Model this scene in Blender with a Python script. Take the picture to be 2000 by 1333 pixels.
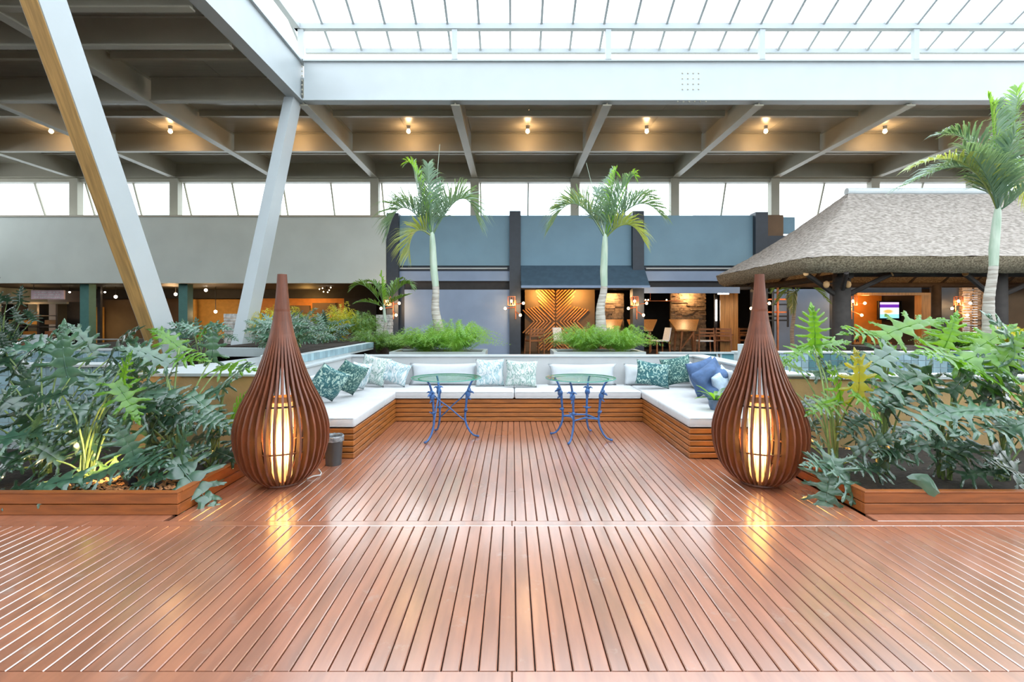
import bpy, bmesh, math, random
from math import sin, cos, pi, radians as R
from mathutils import Vector as V, Matrix, Euler, Quaternion
random.seed(7)
S = bpy.context.scene
COL = S.collection
for o in list(bpy.data.objects): bpy.data.objects.remove(o)

# ------------------------------------------------------------------ camera, sky, exposure
H = 1.45
cd = bpy.data.cameras.new('camera'); cam = bpy.data.objects.new('camera', cd); COL.objects.link(cam)
cam.location = (0, 0, H); cam.rotation_euler = (R(90), 0, 0)
cd.sensor_width = 36; cd.lens = 18.0; cd.shift_y = -0.0222; cd.clip_end = 500; cd.clip_start = 0.05
S.camera = cam
w = bpy.data.worlds.new('sky'); S.world = w; w.use_nodes = True
nt = w.node_tree; nt.nodes.clear()
wo = nt.nodes.new('ShaderNodeOutputWorld'); bg = nt.nodes.new('ShaderNodeBackground')
tc = nt.nodes.new('ShaderNodeTexCoord'); nz = nt.nodes.new('ShaderNodeTexNoise'); cr = nt.nodes.new('ShaderNodeValToRGB')
nz.inputs['Scale'].default_value = 2.2; nz.inputs['Detail'].default_value = 4
cr.color_ramp.elements[0].position = .35; cr.color_ramp.elements[0].color = (.76, .89, 1, 1)
cr.color_ramp.elements[1].position = .6; cr.color_ramp.elements[1].color = (.93, .975, 1, 1)
nt.links.new(tc.outputs['Generated'], nz.inputs['Vector']); nt.links.new(nz.outputs['Fac'], cr.inputs['Fac'])
nt.links.new(cr.outputs['Color'], bg.inputs['Color']); nt.links.new(bg.outputs[0], wo.inputs['Surface'])
bg.inputs['Strength'].default_value = 2.7
S.view_settings.view_transform = 'Standard'; S.view_settings.look = 'None'
S.view_settings.gamma = 1; S.view_settings.use_curve_mapping = False
S.view_settings.exposure = 0.8

def P(px, py, Y):            # a point seen at a place of the 2000x1333 frame, at distance Y
    return V(((px-1000)*Y/1000, Y, H-(py-622)*Y/1000))

# ------------------------------------------------------------------ materials
MATS = {}
def mat(name, col, rough=.5, metal=0, var=.12, scale=6, bump=0, stretch=(1, 1, 1), rnd=0, spec=.5, det=4, col2=None, coat=0, bs=None):
    m = bpy.data.materials.new(name); m.use_nodes = True; n = m.node_tree; N = n.nodes; L = n.links
    b = N['Principled BSDF']
    b.inputs['Roughness'].default_value = rough; b.inputs['Metallic'].default_value = metal
    b.inputs['Specular IOR Level'].default_value = spec; b.inputs['Coat Weight'].default_value = coat
    t = N.new('ShaderNodeTexCoord'); mp = N.new('ShaderNodeMapping'); no = N.new('ShaderNodeTexNoise')
    mp.inputs['Scale'].default_value = stretch; no.inputs['Scale'].default_value = scale; no.inputs['Detail'].default_value = det
    L.new(t.outputs['Object'], mp.inputs['Vector'])
    vec = mp.outputs[0]
    oi = N.new('ShaderNodeObjectInfo')
    if rnd:
        ad = N.new('ShaderNodeVectorMath'); ad.operation = 'ADD'
        sc = N.new('ShaderNodeVectorMath'); sc.operation = 'SCALE'; sc.inputs[0].default_value = (13, 7, 29)
        L.new(oi.outputs['Random'], sc.inputs['Scale']); L.new(vec, ad.inputs[0]); L.new(sc.outputs[0], ad.inputs[1]); vec = ad.outputs[0]
    L.new(vec, no.inputs['Vector'])
    r = N.new('ShaderNodeValToRGB'); c = col; c2 = col2 or tuple(min(1, x*(1+var)) for x in c); c1 = tuple(x*(1-var) for x in c) if not col2 else c
    r.color_ramp.elements[0].position = .35; r.color_ramp.elements[0].color = (*c1, 1)
    r.color_ramp.elements[1].position = .65; r.color_ramp.elements[1].color = (*c2, 1)
    L.new(no.outputs['Fac'], r.inputs['Fac']); out = r.outputs['Color']
    if rnd:
        h = N.new('ShaderNodeHueSaturation'); mr = N.new('ShaderNodeMapRange')
        mr.inputs['To Min'].default_value = 1-rnd; mr.inputs['To Max'].default_value = 1+rnd
        L.new(oi.outputs['Random'], mr.inputs['Value']); L.new(mr.outputs[0], h.inputs['Value']); L.new(out, h.inputs['Color']); out = h.outputs['Color']
    L.new(out, b.inputs['Base Color'])
    if bump:
        bp = N.new('ShaderNodeBump'); bp.inputs['Strength'].default_value = bump; bp.inputs['Distance'].default_value = .02
        if bs:
            n2 = N.new('ShaderNodeTexNoise'); n2.inputs['Scale'].default_value = bs; n2.inputs['Detail'].default_value = 5
            L.new(vec, n2.inputs['Vector']); L.new(n2.outputs['Fac'], bp.inputs['Height'])
        else: L.new(no.outputs['Fac'], bp.inputs['Height'])
        L.new(bp.outputs[0], b.inputs['Normal'])
    MATS[name] = m
    return m
def emit(name, col, st):
    m = bpy.data.materials.new(name); m.use_nodes = True; b = m.node_tree.nodes['Principled BSDF']
    b.inputs['Base Color'].default_value = (*[min(1, c) for c in col], 1); b.inputs['Emission Color'].default_value = (*col, 1); b.inputs['Emission Strength'].default_value = st
    return m
def leafmat(name, col, col2, rough=.38, trans=.35, scale=5):
    m = mat(name, col, rough=rough, col2=col2, scale=scale, rnd=.18, spec=.6)
    n = m.node_tree; N = n.nodes; L = n.links; b = N['Principled BSDF']; out = N['Material Output']
    b.inputs['Coat Weight'].default_value = .75; b.inputs['Coat Roughness'].default_value = .22
    tr = N.new('ShaderNodeBsdfTranslucent'); mx = N.new('ShaderNodeMixShader'); mx.inputs[0].default_value = trans
    tr.inputs['Color'].default_value = (min(1, col2[0]*2.2), min(1, col2[1]*1.9), col2[2]*.8, 1)
    L.new(b.outputs[0], mx.inputs[1]); L.new(tr.outputs[0], mx.inputs[2]); L.new(mx.outputs[0], out.inputs['Surface'])
    return m
def glassmat(name, col, gl=.12, rough=.02):
    m = bpy.data.materials.new(name); m.use_nodes = True; n = m.node_tree; N = n.nodes; L = n.links
    N.remove(N['Principled BSDF']); t = N.new('ShaderNodeBsdfTransparent'); g = N.new('ShaderNodeBsdfGlossy'); mx = N.new('ShaderNodeMixShader')
    fr = N.new('ShaderNodeLayerWeight'); fr.inputs['Blend'].default_value = gl
    t.inputs['Color'].default_value = (*col, 1); g.inputs['Roughness'].default_value = rough
    ge = N.new('ShaderNodeNewGeometry'); sb = N.new('ShaderNodeMath'); sb.operation = 'SUBTRACT'; sb.use_clamp = True
    L.new(fr.outputs['Fresnel'], sb.inputs[0]); L.new(ge.outputs['Backfacing'], sb.inputs[1]); L.new(sb.outputs[0], mx.inputs[0]); L.new(t.outputs[0], mx.inputs[1]); L.new(g.outputs[0], mx.inputs[2]); L.new(mx.outputs[0], N['Material Output'].inputs['Surface'])
    return m

deck = mat('deck_wood', (.34, .125, .066), rough=.27, var=.16, scale=3, stretch=(6, .8, 6), rnd=.13, bump=.03, bs=40, spec=.8, coat=1)
deck.node_tree.nodes['Principled BSDF'].inputs['Coat IOR'].default_value = 3.1
deck.node_tree.nodes['Principled BSDF'].inputs['Coat Roughness'].default_value = .19
def wear(m):                  # scuffed spots of paler, bared wood
    n = m.node_tree; N = n.nodes; L = n.links; b = N['Principled BSDF']
    src = b.inputs['Base Color'].links[0].from_socket
    g = N.new('ShaderNodeNewGeometry'); a = N.new('ShaderNodeTexNoise'); a.inputs['Scale'].default_value = 5; a.inputs['Detail'].default_value = 6; a.inputs['Roughness'].default_value = .7
    L.new(g.outputs['Position'], a.inputs['Vector'])
    r = N.new('ShaderNodeMapRange'); r.inputs['From Min'].default_value = .6; r.inputs['From Max'].default_value = .78
    L.new(a.outputs['Fac'], r.inputs['Value'])
    mx = N.new('ShaderNodeMix'); mx.data_type = 'RGBA'; mx.inputs[7].default_value = (.40, .27, .22, 1)
    L.new(r.outputs[0], mx.inputs[0]); L.new(src, mx.inputs[6]); L.new(mx.outputs[2], b.inputs['Base Color'])
    r2 = N.new('ShaderNodeMapRange'); r2.inputs['To Min'].default_value = .2; r2.inputs['To Max'].default_value = .42
    a2 = N.new('ShaderNodeTexNoise'); a2.inputs['Scale'].default_value = 1.3; L.new(g.outputs['Position'], a2.inputs['Vector'])
    L.new(a2.outputs['Fac'], r2.inputs['Value']); L.new(r2.outputs[0], b.inputs['Roughness'])
wear(deck)
M = dict(
 deck=deck,
 under=mat('dark_substructure', (.05, .02, .012), .9),
 bench=mat('bench_wood', (.31, .098, .017), .38, var=.22, scale=4, stretch=(1, 1, 8), rnd=.1, bump=.1, bs=60, spec=.5),
 plant_wood=mat('planter_wood', (.26, .072, .014), .4, var=.2, scale=4, stretch=(1, 1, 8), rnd=.08, bump=.1, bs=60),
 rib=mat('lamp_wood', (.13, .036, .014), .42, var=.25, scale=8, stretch=(3, 3, .6), rnd=.12),
 steel=mat('white_painted_steel', (.40, .435, .45), .45, var=.02, scale=2),
 steel2=mat('cream_painted_steel', (.40, .37, .29), .5, var=.04, scale=2),
 roof=mat('beige_roof_sheet', (.36, .34, .28), .3, var=.08, scale=1.5, stretch=(1, 8, 1)),
 white=mat('white_render', (.47, .48, .485), .7, var=.03, scale=3, bump=.05, bs=60),
 tan=mat('sandy_plaster', (.42, .27, .12), .75, var=.12, scale=3, bump=.2, bs=30),
 fascia=mat('pale_fascia_paint', (.56, .61, .575), .6, var=.04, scale=1),
 blue=mat('slate_blue_paint', (.19, .33, .43), .6, var=.05, scale=1),
 blue2=mat('grey_blue_paint', (.24, .32, .46), .55, var=.05, scale=1.5),
 navy=mat('charcoal_navy_paint', (.028, .038, .055), .5, var=.08),
 awn=mat('dark_awning_cloth', (.06, .11, .16), .7, var=.1),
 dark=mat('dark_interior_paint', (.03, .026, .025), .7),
 brown=mat('brown_plaster', (.16, .095, .05), .7, var=.1, scale=2),
 slat=mat('honey_slat_wood', (.55, .23, .06), .5, var=.2, scale=4, rnd=.15),
 ochre_face=mat('ochre_streaked', (.42, .25, .085), .6, var=.2, scale=4, stretch=(10, .6, .6)),
 ochre=mat('ochre_plaster', (.5, .25, .05), .7, var=.1),
 orange=mat('orange_plaster', (.62, .22, .03), .6, var=.08),
 woodp=mat('honey_wood', (.42, .20, .06), .4, var=.2, scale=3, stretch=(8, 8, .6), rnd=.1),
 woodf=mat('furniture_wood', (.26, .10, .035), .4, var=.2, scale=5, stretch=(1, 1, 6), rnd=.1),
 teal=mat('teal_column_paint', (.06, .19, .17), .5, var=.06),
 cushion=mat('white_seat_fabric', (.50, .50, .51), .9, var=.03, scale=12, bump=.12, bs=90),
 cushion2=mat('white_back_fabric', (.49, .52, .545), .9, var=.03, scale=12, bump=.12, bs=90),
 navyc=mat('denim_blue_fabric', (.055, .105, .22), .85, var=.15, scale=14, bump=.15, bs=90),
 greyc=mat('pale_blue_fabric', (.38, .48, .60), .85, var=.15, scale=14, bump=.15, bs=90),
 iron=mat('blue_painted_iron', (.03, .095, .27), .38, var=.3, scale=14, bump=.2, bs=30),
 iron_dark=mat('dark_iron', (.02, .02, .022), .5),
 bin=mat('dark_grey_plastic', (.035, .035, .037), .35),
 bag=mat('clear_bin_liner', (.16, .17, .18), .2, var=.4, scale=30, bump=.4),
 soil=mat('dark_soil', (.022, .014, .009), .95, var=.5, scale=30, bump=.8),
 bark=mat('bark_chips', (.30, .13, .05), .9, var=.5, scale=25, rnd=.3),
 tile=mat('blue_grey_tile', (.25, .37, .42), .22, var=.14, scale=5, rnd=.16),
 tile2=mat('teal_pool_tile', (.085, .19, .215), .18, var=.15, scale=5, rnd=.2),
 grout=mat('pale_grout', (.42, .47, .48), .8, var=.05),
 coping=mat('white_coping', (.45, .485, .50), .5, var=.04),
 thatch=mat('weathered_thatch', (.17, .145, .125), .95, col2=(.37, .325, .29), scale=22, det=12, stretch=(.5, .5, 1.6), bump=1, bs=30),
 thatch_edge=mat('cut_thatch', (.12, .09, .055), .95, col2=(.34, .28, .19), scale=30, det=8, bump=1, bs=50),
 pole=mat('dark_pole', (.045, .036, .032), .8, var=.2, bump=.2),
 lath=mat('thatch_lath', (.32, .14, .05), .8, var=.3, scale=10, stretch=(1, 8, 8)),
 end=mat('sawn_pole_end', (.62, .36, .16), .8),
 trunk=mat('ringed_palm_trunk', (.30, .26, .22), .8, col2=(.52, .49, .44), scale=6, stretch=(.6, .6, 7), bump=.5),
 shaft=mat('palm_crownshaft', (.30, .40, .30), .45, col2=(.46, .54, .44), scale=5, stretch=(3, 3, .5)),
 leaf=leafmat('philodendron_leaf', (.03, .085, .055), (.075, .16, .095), rough=.3, trans=.2),
 leafdark=leafmat('philodendron_dark_shaded_leaf', (.012, .038, .022), (.032, .075, .035), rough=.3, trans=.18),  # shaded depth of the foliage put into a darker leaf colour
 leaflime=leafmat('philodendron_backlit_lime_leaf', (.06, .19, .015), (.14, .32, .02), rough=.35, trans=.45),  # bright lime of backlit leaves put into the colour
 leafyel=leafmat('philodendron_yellowing_leaf', (.24, .27, .015), (.36, .33, .02), rough=.4, trans=.4),
 stalk=mat('leaf_stalk', (.17, .24, .07), .5, var=.3, scale=10, rnd=.2),
 palm=leafmat('palm_leaflets', (.07, .16, .105), (.18, .29, .21), rough=.4, trans=.3),
 palmy=leafmat('palm_yellowing_leaflets', (.16, .24, .07), (.34, .41, .13), rough=.4, trans=.35),
 palmg=leafmat('palm_young_leaflets', (.12, .30, .03), (.24, .46, .05), rough=.4, trans=.4),
 fern=leafmat('fern_green', (.10, .27, .05), (.24, .44, .10), rough=.5, trans=.4),
 fern2=leafmat('fern_deep_green', (.06, .17, .04), (.15, .28, .06), rough=.5, trans=.3),
 fern3=leafmat('fern_gold_light', (.30, .34, .03), (.5, .46, .04), rough=.5, trans=.4),  # yellow light falling on these ferns is put into the leaf colour
 bulb=emit('warm_bulb', (1, .62, .28), 14), bulbw=emit('white_bulb', (1, .85, .65), 12),
 tube=emit('white_tube_light', (1, .95, .88), 6),
 copper=mat('copper', (.72, .25, .12), .3, metal=.9),
 chrome=mat('brushed_steel', (.6, .6, .6), .3, metal=1),
 black=mat('black_plastic', (.01, .01, .012), .3),
 signp=mat('pink_grey_sign', (.8, .58, .62), .6), signw=mat('pale_sign_lettering', (.9, .85, .85), .6),
 brick=mat('orange_brick', (.48, .17, .07), .8, var=.2, rnd=.15), hill=mat('hazy_hill', (.5, .56, .6), 1, var=.1, scale=.1),
 stone=mat('ledge_stone', (.32, .22, .14), .8, var=.35, scale=9, rnd=.2), stonew=mat('pale_block_stone', (.55, .53, .5), .8, var=.35, scale=12, bump=.5),
 water=mat('pool_water', (.03, .16, .20), .04, var=.1), wchair=mat('white_woven_chair', (.72, .72, .73), .6, var=.2, scale=60),
 glass=glassmat('clear_glass', (.96, .98, .98)), glass_t=glassmat('green_tinted_glass', (.86, .95, .93), .10), skyglass=glassmat('milky_roof_glass', (.97, .99, 1), .08),
 gedge=mat('green_glass_edge', (.10, .34, .28), .15), pot=mat('blue_glazed_pot', (.09, .14, .24), .25, var=.3),
)
def shade_mat():
    m = bpy.data.materials.new('lit_paper_shade'); m.use_nodes = True; n = m.node_tree; N = n.nodes; L = n.links
    b = N['Principled BSDF']; b.inputs['Base Color'].default_value = (.7, .58, .38, 1); b.inputs['Roughness'].default_value = .8
    t = N.new('ShaderNodeBsdfTranslucent'); t.inputs['Color'].default_value = (.55, .52, .40, 1)
    mx = N.new('ShaderNodeMixShader'); mx.inputs[0].default_value = .7
    L.new(b.outputs[0], mx.inputs[1]); L.new(t.outputs[0], mx.inputs[2]); L.new(mx.outputs[0], N['Material Output'].inputs['Surface'])
    return m
M['shade'] = shade_mat()
def leafprint(name, c1, c2, c3, scale, wave=False):
    m = bpy.data.materials.new(name); m.use_nodes = True; n = m.node_tree; N = n.nodes; L = n.links; b = N['Principled BSDF']
    b.inputs['Roughness'].default_value = .85
    t = N.new('ShaderNodeTexCoord'); mp = N.new('ShaderNodeMapping'); L.new(t.outputs['Object'], mp.inputs[0]); mp.inputs['Rotation'].default_value = (0, .6, 0)
    if wave:
        mp.inputs['Scale'].default_value = (1, 1, .45)
    v = N.new('ShaderNodeTexNoise'); v.inputs['Scale'].default_value = scale; v.inputs['Detail'].default_value = 3; v.inputs['Distortion'].default_value = 2.2
    L.new(mp.outputs[0], v.inputs['Vector'])
    r = N.new('ShaderNodeValToRGB'); e = r.color_ramp.elements
    ps = (.42, .47, .53, .58) if wave else (.36, .47, .52, .60)
    e[0].position = ps[0]; e[0].color = (*(c3 if wave else c1), 1); e[1].position = ps[3]; e[1].color = (*c3, 1)
    k = e.new(ps[1]); k.color = (*c2, 1) if not wave else (*c1, 1); k = e.new(ps[2]); k.color = (*(c2 if wave else c1), 1)
    L.new(v.outputs['Fac'], r.inputs['Fac']); L.new(r.outputs[0], b.inputs['Base Color'])
    return m
M['print_dark'] = leafprint('dark_leaf_print', (.015, .075, .09), (.03, .13, .14), (.34, .48, .42), 17)
M['print_dark2'] = leafprint('dark_leaf_print_fine', (.015, .065, .07), (.035, .12, .11), (.30, .44, .36), 22)
M['print_pale'] = leafprint('pale_leaf_print', (.17, .32, .36), (.42, .52, .55), (.56, .59, .60), 9, True)
M['print_pale2'] = leafprint('pale_frond_print', (.13, .24, .22), (.40, .50, .46), (.55, .58, .57), 13, True)

# ------------------------------------------------------------------ mesh helpers
def basis(d, up=V((0, 0, 1))):
    d = d.normalized(); s = d.cross(up)
    if s.length < 1e-4: s = d.cross(V((0, 1, 0)))
    s.normalize(); u = s.cross(d).normalized(); return s, u
class MB:
    def __init__(s): s.v = []; s.f = []
    def add(s, vs, fs):
        k = len(s.v); s.v += [tuple(x) for x in vs]; s.f += [tuple(i+k for i in f) for f in fs]; return s
    def box(s, x0, x1, y0, y1, z0, z1, c=0):
        if c <= 0:
            return s.add([(x, y, z) for z in (z0, z1) for y in (y0, y1) for x in (x0, x1)],
                [(0, 2, 3, 1), (4, 5, 7, 6), (0, 1, 5, 4), (2, 6, 7, 3), (0, 4, 6, 2), (1, 3, 7, 5)])
        bm = bmesh.new(); bmesh.ops.create_cube(bm, size=1)
        for v in bm.verts: v.co = ((x0+x1)/2+v.co.x*(x1-x0), (y0+y1)/2+v.co.y*(y1-y0), (z0+z1)/2+v.co.z*(z1-z0))
        bmesh.ops.bevel(bm, geom=bm.edges[:]+bm.verts[:], offset=c, segments=3 if c > .02 else 1, affect='EDGES', profile=.5)
        bm.verts.index_update(); s.add([v.co.copy() for v in bm.verts], [[v.index for v in f.verts] for f in bm.faces]); bm.free(); return s
    def prism(s, poly, z0, z1):          # poly of xy
        n = len(poly)
        s.add([(x, y, z0) for x, y in poly]+[(x, y, z1) for x, y in poly], [tuple(range(n))[::-1], tuple(range(n, 2*n))]+[(i, (i+1) % n, n+(i+1) % n, n+i) for i in range(n)]); return s
    def hull(s, a, b):                    # loft between two equal polygons of 3d points
        n = len(a); s.add(list(a)+list(b), [tuple(range(n))[::-1], tuple(range(n, 2*n))]+[(i, (i+1) % n, n+(i+1) % n, n+i) for i in range(n)]); return s
    def bar(s, a, b, wx, wz, up=V((0, 0, 1))):
        a = V(a); b = V(b); sd, u = basis(b-a, up)
        q = [sd*wx/2+u*wz/2, -sd*wx/2+u*wz/2, -sd*wx/2-u*wz/2, sd*wx/2-u*wz/2]
        return s.hull([a+k for k in q], [b+k for k in q])
    def tube(s, pts, rad, n=8, cap=True):
        pts = [V(p) for p in pts]; rad = rad if isinstance(rad, (list, tuple)) else [rad]*len(pts); k0 = len(s.v); up = None; vs = []
        for i, p in enumerate(pts):
            d = (pts[min(i+1, len(pts)-1)]-pts[max(i-1, 0)]).normalized()
            if up is None: sd, up = basis(d)
            else:
                sd = d.cross(up)
                if sd.length < 1e-5: sd, up = basis(d)
                sd.normalize(); up = sd.cross(d).normalized()
            vs += [p+(sd*cos(2*pi*j/n)+up*sin(2*pi*j/n))*rad[i] for j in range(n)]
        fs = [(i*n+j, i*n+(j+1) % n, (i+1)*n+(j+1) % n, (i+1)*n+j) for i in range(len(pts)-1) for j in range(n)]
        if cap: fs += [tuple(range(n))[::-1], tuple((len(pts)-1)*n+j for j in range(n))]
        return s.add(vs, fs)
    def lathe(s, prof, c=(0, 0, 0), n=24, cap=True):
        c = V(c); vs = [c+V((r*cos(2*pi*j/n), r*sin(2*pi*j/n), z)) for r, z in prof for j in range(n)]
        fs = [(i*n+j, i*n+(j+1) % n, (i+1)*n+(j+1) % n, (i+1)*n+j) for i in range(len(prof)-1) for j in range(n)]
        if cap: fs += [tuple(range(n))[::-1], tuple((len(prof)-1)*n+j for j in range(n))]
        return s.add(vs, fs)
    def ball(s, c, r, n=8, m=6, sc=(1, 1, 1)):
        pr = [(r*sin(pi*(i+.02)/(m+.04))*1, -r*cos(pi*(i+.02)/(m+.04))) for i in range(m+1)]
        c = V(c); vs = [c+V((a*cos(2*pi*j/n)*sc[0], a*sin(2*pi*j/n)*sc[1], z*sc[2])) for a, z in pr for j in range(n)]
        return s.add(vs, [(i*n+j, i*n+(j+1) % n, (i+1)*n+(j+1) % n, (i+1)*n+j) for i in range(m) for j in range(n)]+[tuple(range(n))[::-1], tuple(m*n+j for j in range(n))])
    def mesh(s, name, m, smooth=False, off=V((0, 0, 0))):
        me = bpy.data.meshes.new(name); me.from_pydata([V(v)-off for v in s.v], [], s.f); me.materials.append(m)
        if smooth: me.polygons.foreach_set('use_smooth', [True]*len(me.polygons)); me.set_sharp_from_angle(angle=R(45))
        me.update(); return me
    def build(s, name, m, parent=None, smooth=False, **k):
        off = rootloc(parent) if parent else V((0, 0, 0))
        loc = None
        if not parent:                     # a single-mesh thing: origin at its base
            xs = [v[0] for v in s.v]; ys = [v[1] for v in s.v]; zs = [v[2] for v in s.v]
            loc = V(((min(xs)+max(xs))/2, (min(ys)+max(ys))/2, min(zs))); off = loc
        o = bpy.data.objects.new(name, s.mesh(name, m, smooth, off)); COL.objects.link(o)
        if loc is not None: o.location = loc
        if parent: o.parent = parent
        return tag(o, **k)
def rootloc(p):
    l = V((0, 0, 0))
    while p: l += p.location; p = p.parent
    return l
def tag(o, label=None, cat=None, group=None, kind=None):
    if label: o['label'] = label
    if cat: o['category'] = cat
    if group: o['group'] = group
    if kind: o['kind'] = kind
    return o
def empty(name, loc=(0, 0, 0), rz=0, **k):
    o = bpy.data.objects.new(name, None); o.empty_display_size = .1; COL.objects.link(o); o.location = loc; o.rotation_euler = (0, 0, rz); return tag(o, **k)
def inst(name, me, parent, loc=(0, 0, 0), rot=None, scale=None, mtx=None):
    o = bpy.data.objects.new(name, me); COL.objects.link(o); o.parent = parent
    if mtx is not None: o.matrix_local = mtx
    else:
        o.location = loc
        if rot: o.rotation_euler = rot
        if scale: o.scale = scale
    return o
def copytree(o, parent=None):
    c = o.copy(); COL.objects.link(c); c.parent = parent
    for ch in list(o.children): copytree(ch, c)
    return c
def plamp(loc, watt, col, rad, parent, name='bulb_light'):
    l = bpy.data.lights.new(name, 'POINT'); l.energy = watt; l.color = col; l.shadow_soft_size = rad
    o = bpy.data.objects.new(name, l); COL.objects.link(o); o.location = V(loc)-rootloc(parent); o.parent = parent; return o
WARM = (1, .62, .30)

# ================================================================== SETTING: deck floor
PITCH = .0777
fl = MB().box(-26, 26, -14, 27, -.12, -.035).build('floor', M['under'], kind='structure')
def boards(y0, y1, xa, xb, x0=.0182):
    g = .003; h = .028; c = .004; wd = PITCH/2-g
    me = MB(); pr = [(-wd, -h), (wd, -h), (wd, -c), (wd-c, 0), (-wd+c, 0), (-wd, -c)]
    me.hull([V((x, y0, z)) for x, z in pr][::-1], [V((x, y1, z)) for x, z in pr][::-1]); me = me.mesh('deck_board', M['deck'])
    k = math.ceil((xa-x0)/PITCH)
    while x0+(k+.5)*PITCH < xb:
        o = inst('deck_board', me, fl, V((x0+(k+.5)*PITCH, 0, random.uniform(-.0012, .0)))-fl.location); o['kind'] = 'structure'; k += 1
boards(2.105, 3.572, -5.0, 5.2)
boards(3.664, 5.27, -2.5, 2.62, .024)
boards(5.27, 7.2, -1.76, 1.95, .024)
for xa, xb in ((-6.5, -2.5), (2.62, 7)): MB().box(xa, xb, 3.664, 3.80, -.028, -.001, .003).build('border_board', M['deck'], fl)
boards(.45, 2.01, -3.4, 3.5)
for (a, b, c0, c1) in ((3.575, 3.66, -6, 6), (2.013, 2.102, -6, 6)):
    for q in range(4): MB().box(c0+q*3+.002, c0+q*3+2.998, a, b, -.028, 0, .003).build('border_board', M['deck'], fl)
MB().box(-2.5, -1.66, 5.265, 5.3, -.03, -.001).build('deck_trim', M['deck'], fl)
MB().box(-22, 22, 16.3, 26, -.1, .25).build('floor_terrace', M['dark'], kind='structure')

# ================================================================== SETTING: roof
ZB = 6.21; ZD = 6.75
ce = MB().box(-19, 18, 11.58, 17.6, ZD+.03, ZD+.15).box(-19, -4.95, -4, 11.25, ZD+.03, ZD+.15).box(-19, -4.95, 11.25, 11.6, ZD+.03, ZD+.15).build('ceiling', M['roof'], kind='structure')
RX = [-18.27+3.4*k for k in range(11)]
def ibeam(mb, a, b, fw=.2, dep=.5, ft=.03, wt=.03):      # a, b along the beam's bottom centre
    a = V(a); b = V(b); z = V((0, 0, 1))
    mb.bar(a+z*ft/2, b+z*ft/2, fw, ft); mb.bar(a+z*dep/2, b+z*dep/2, wt, dep-2*ft); mb.bar(a+z*(dep-ft/2), b+z*(dep-ft/2), fw, ft)
for i, x in enumerate(RX):
    y0 = 11.45 if x > -5 else -3.9
    if x > -5: ibeam(m := MB(), (x, y0, ZB), (x, 17.55, ZB), .2, ZD-ZB+.03)
    elif abs(x+4.67) > .5: ibeam(m := MB(), (x, y0, ZB), (x, 17.55, ZB), .2, ZD-ZB+.03)
    m.build('rafter', M['steel2'], ce)
RYS = [(11.32, -19, -4.95), (9.03, -19, -4.95), (7.93, -19, -4.95), (5.8, -19, -4.95), (14.7, -19, 18), (17.5, -19, 18)]
for y, xa, xb in RYS:
    for x in [-21.67]+RX:
        a = max(x+.1, xa); b = min(x+3.3, xb)
        if b-a < .3: continue
        if y > 17: a, b = a-.1, b+.1
        d = .46; m = MB(); ibeam(m, (a, y, ZB+.02), (b, y, ZB+.02), .14 if y < 17 else .3, ZD-ZB); m.build('cross_beam', M['steel2'], ce)
for y in (13.1, 16.1, 10.2, 6.8):
    for x in RX:
        if y < 11 and x > -5: continue
        MB().box(x+.1, x+3.3, y-.05, y+.05, ZD-.14, ZD).build('purlin', M['steel2'], ce)
for x in [-18.27]+RX[1:]:      # roof sheets, bay by bay
    for (ya, yb) in ((11.5, 14.6), (14.8, 17.4), (-3.8, 5.7), (5.9, 7.83), (8.03, 8.93), (9.13, 11.2)):
        if ya < 11 and x > -6: continue
        for q in range(2): MB().box(x+.11+q*1.6, x+.11+q*1.6+1.59, ya, yb, ZD, ZD+.03).build('roof_sheet', M['roof'], ce)

# unseen roof and walls, added to hold back open sky light
MB().box(-19, 18, -12, -4.1, ZD+.03, ZD+.15).build('ceiling_rear_blocker', M['roof'], kind='structure')
MB().box(-19, 19, -12.2, -12, -.03, 4.4).build('wall_rear_blocker', M['fascia'], kind='structure')
MB().box(-19.2, -19.05, -12, 21, -.03, 4.4).build('wall_left_blocker', M['fascia'], kind='structure')
MB().box(19.1, 19.25, -12, 21, -.03, 4.4).build('wall_right_blocker', M['fascia'], kind='structure')
# big white steel beams round the skylight
def girder(x0, x1, y0, y1, z0, z1, alongx, name, label, bolts=None):
    r = empty(name, ((x0+x1)/2, (y0+y1)/2, z0), label=label, cat='beam')
    if alongx:
        MB().box(x0, x1, y0+.06, y1-.06, z0+.04, z1-.04).build('web', M['steel'], r)
        MB().box(x0, x1, y0, y1, z0, z0+.04).build('flange', M['steel'], r); MB().box(x0, x1, y0, y1, z1-.04, z1).build('flange', M['steel'], r)
    else:
        MB().box(x0+.06, x1-.06, y0, y1, z0+.04, z1-.04).build('web', M['steel'], r)
        MB().box(x0, x1, y0, y1, z0, z0+.04).build('flange', M['steel'], r); MB().box(x0, x1, y0, y1, z1-.04, z1).build('flange', M['steel'], r)
    for p in bolts or []:
        MB().ball(p, .018, 6, 4).build('bolt', M['steel2'], r)
    return r
bl = [P(1333+k*10.5, 143+j*10.5, 11.355) for k in range(4) for j in range(4)] + [P(590, 130+j*9, 11.355) for j in range(7)]
bl += [P(1325+k*11, 197, 11.3)+V((0, .04, 0)) for k in range(6)]
girder(-4.62, 18, 11.3, 11.55, 6.27, 7.18, True, 'steel_girder', 'long white steel girder spanning below the glass roof', bl)
girder(-4.9, -4.64, -4, 11.55, 6.27, 7.18, False, 'side_girder', 'white steel girder running from the slanted column top towards the viewer')

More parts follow.
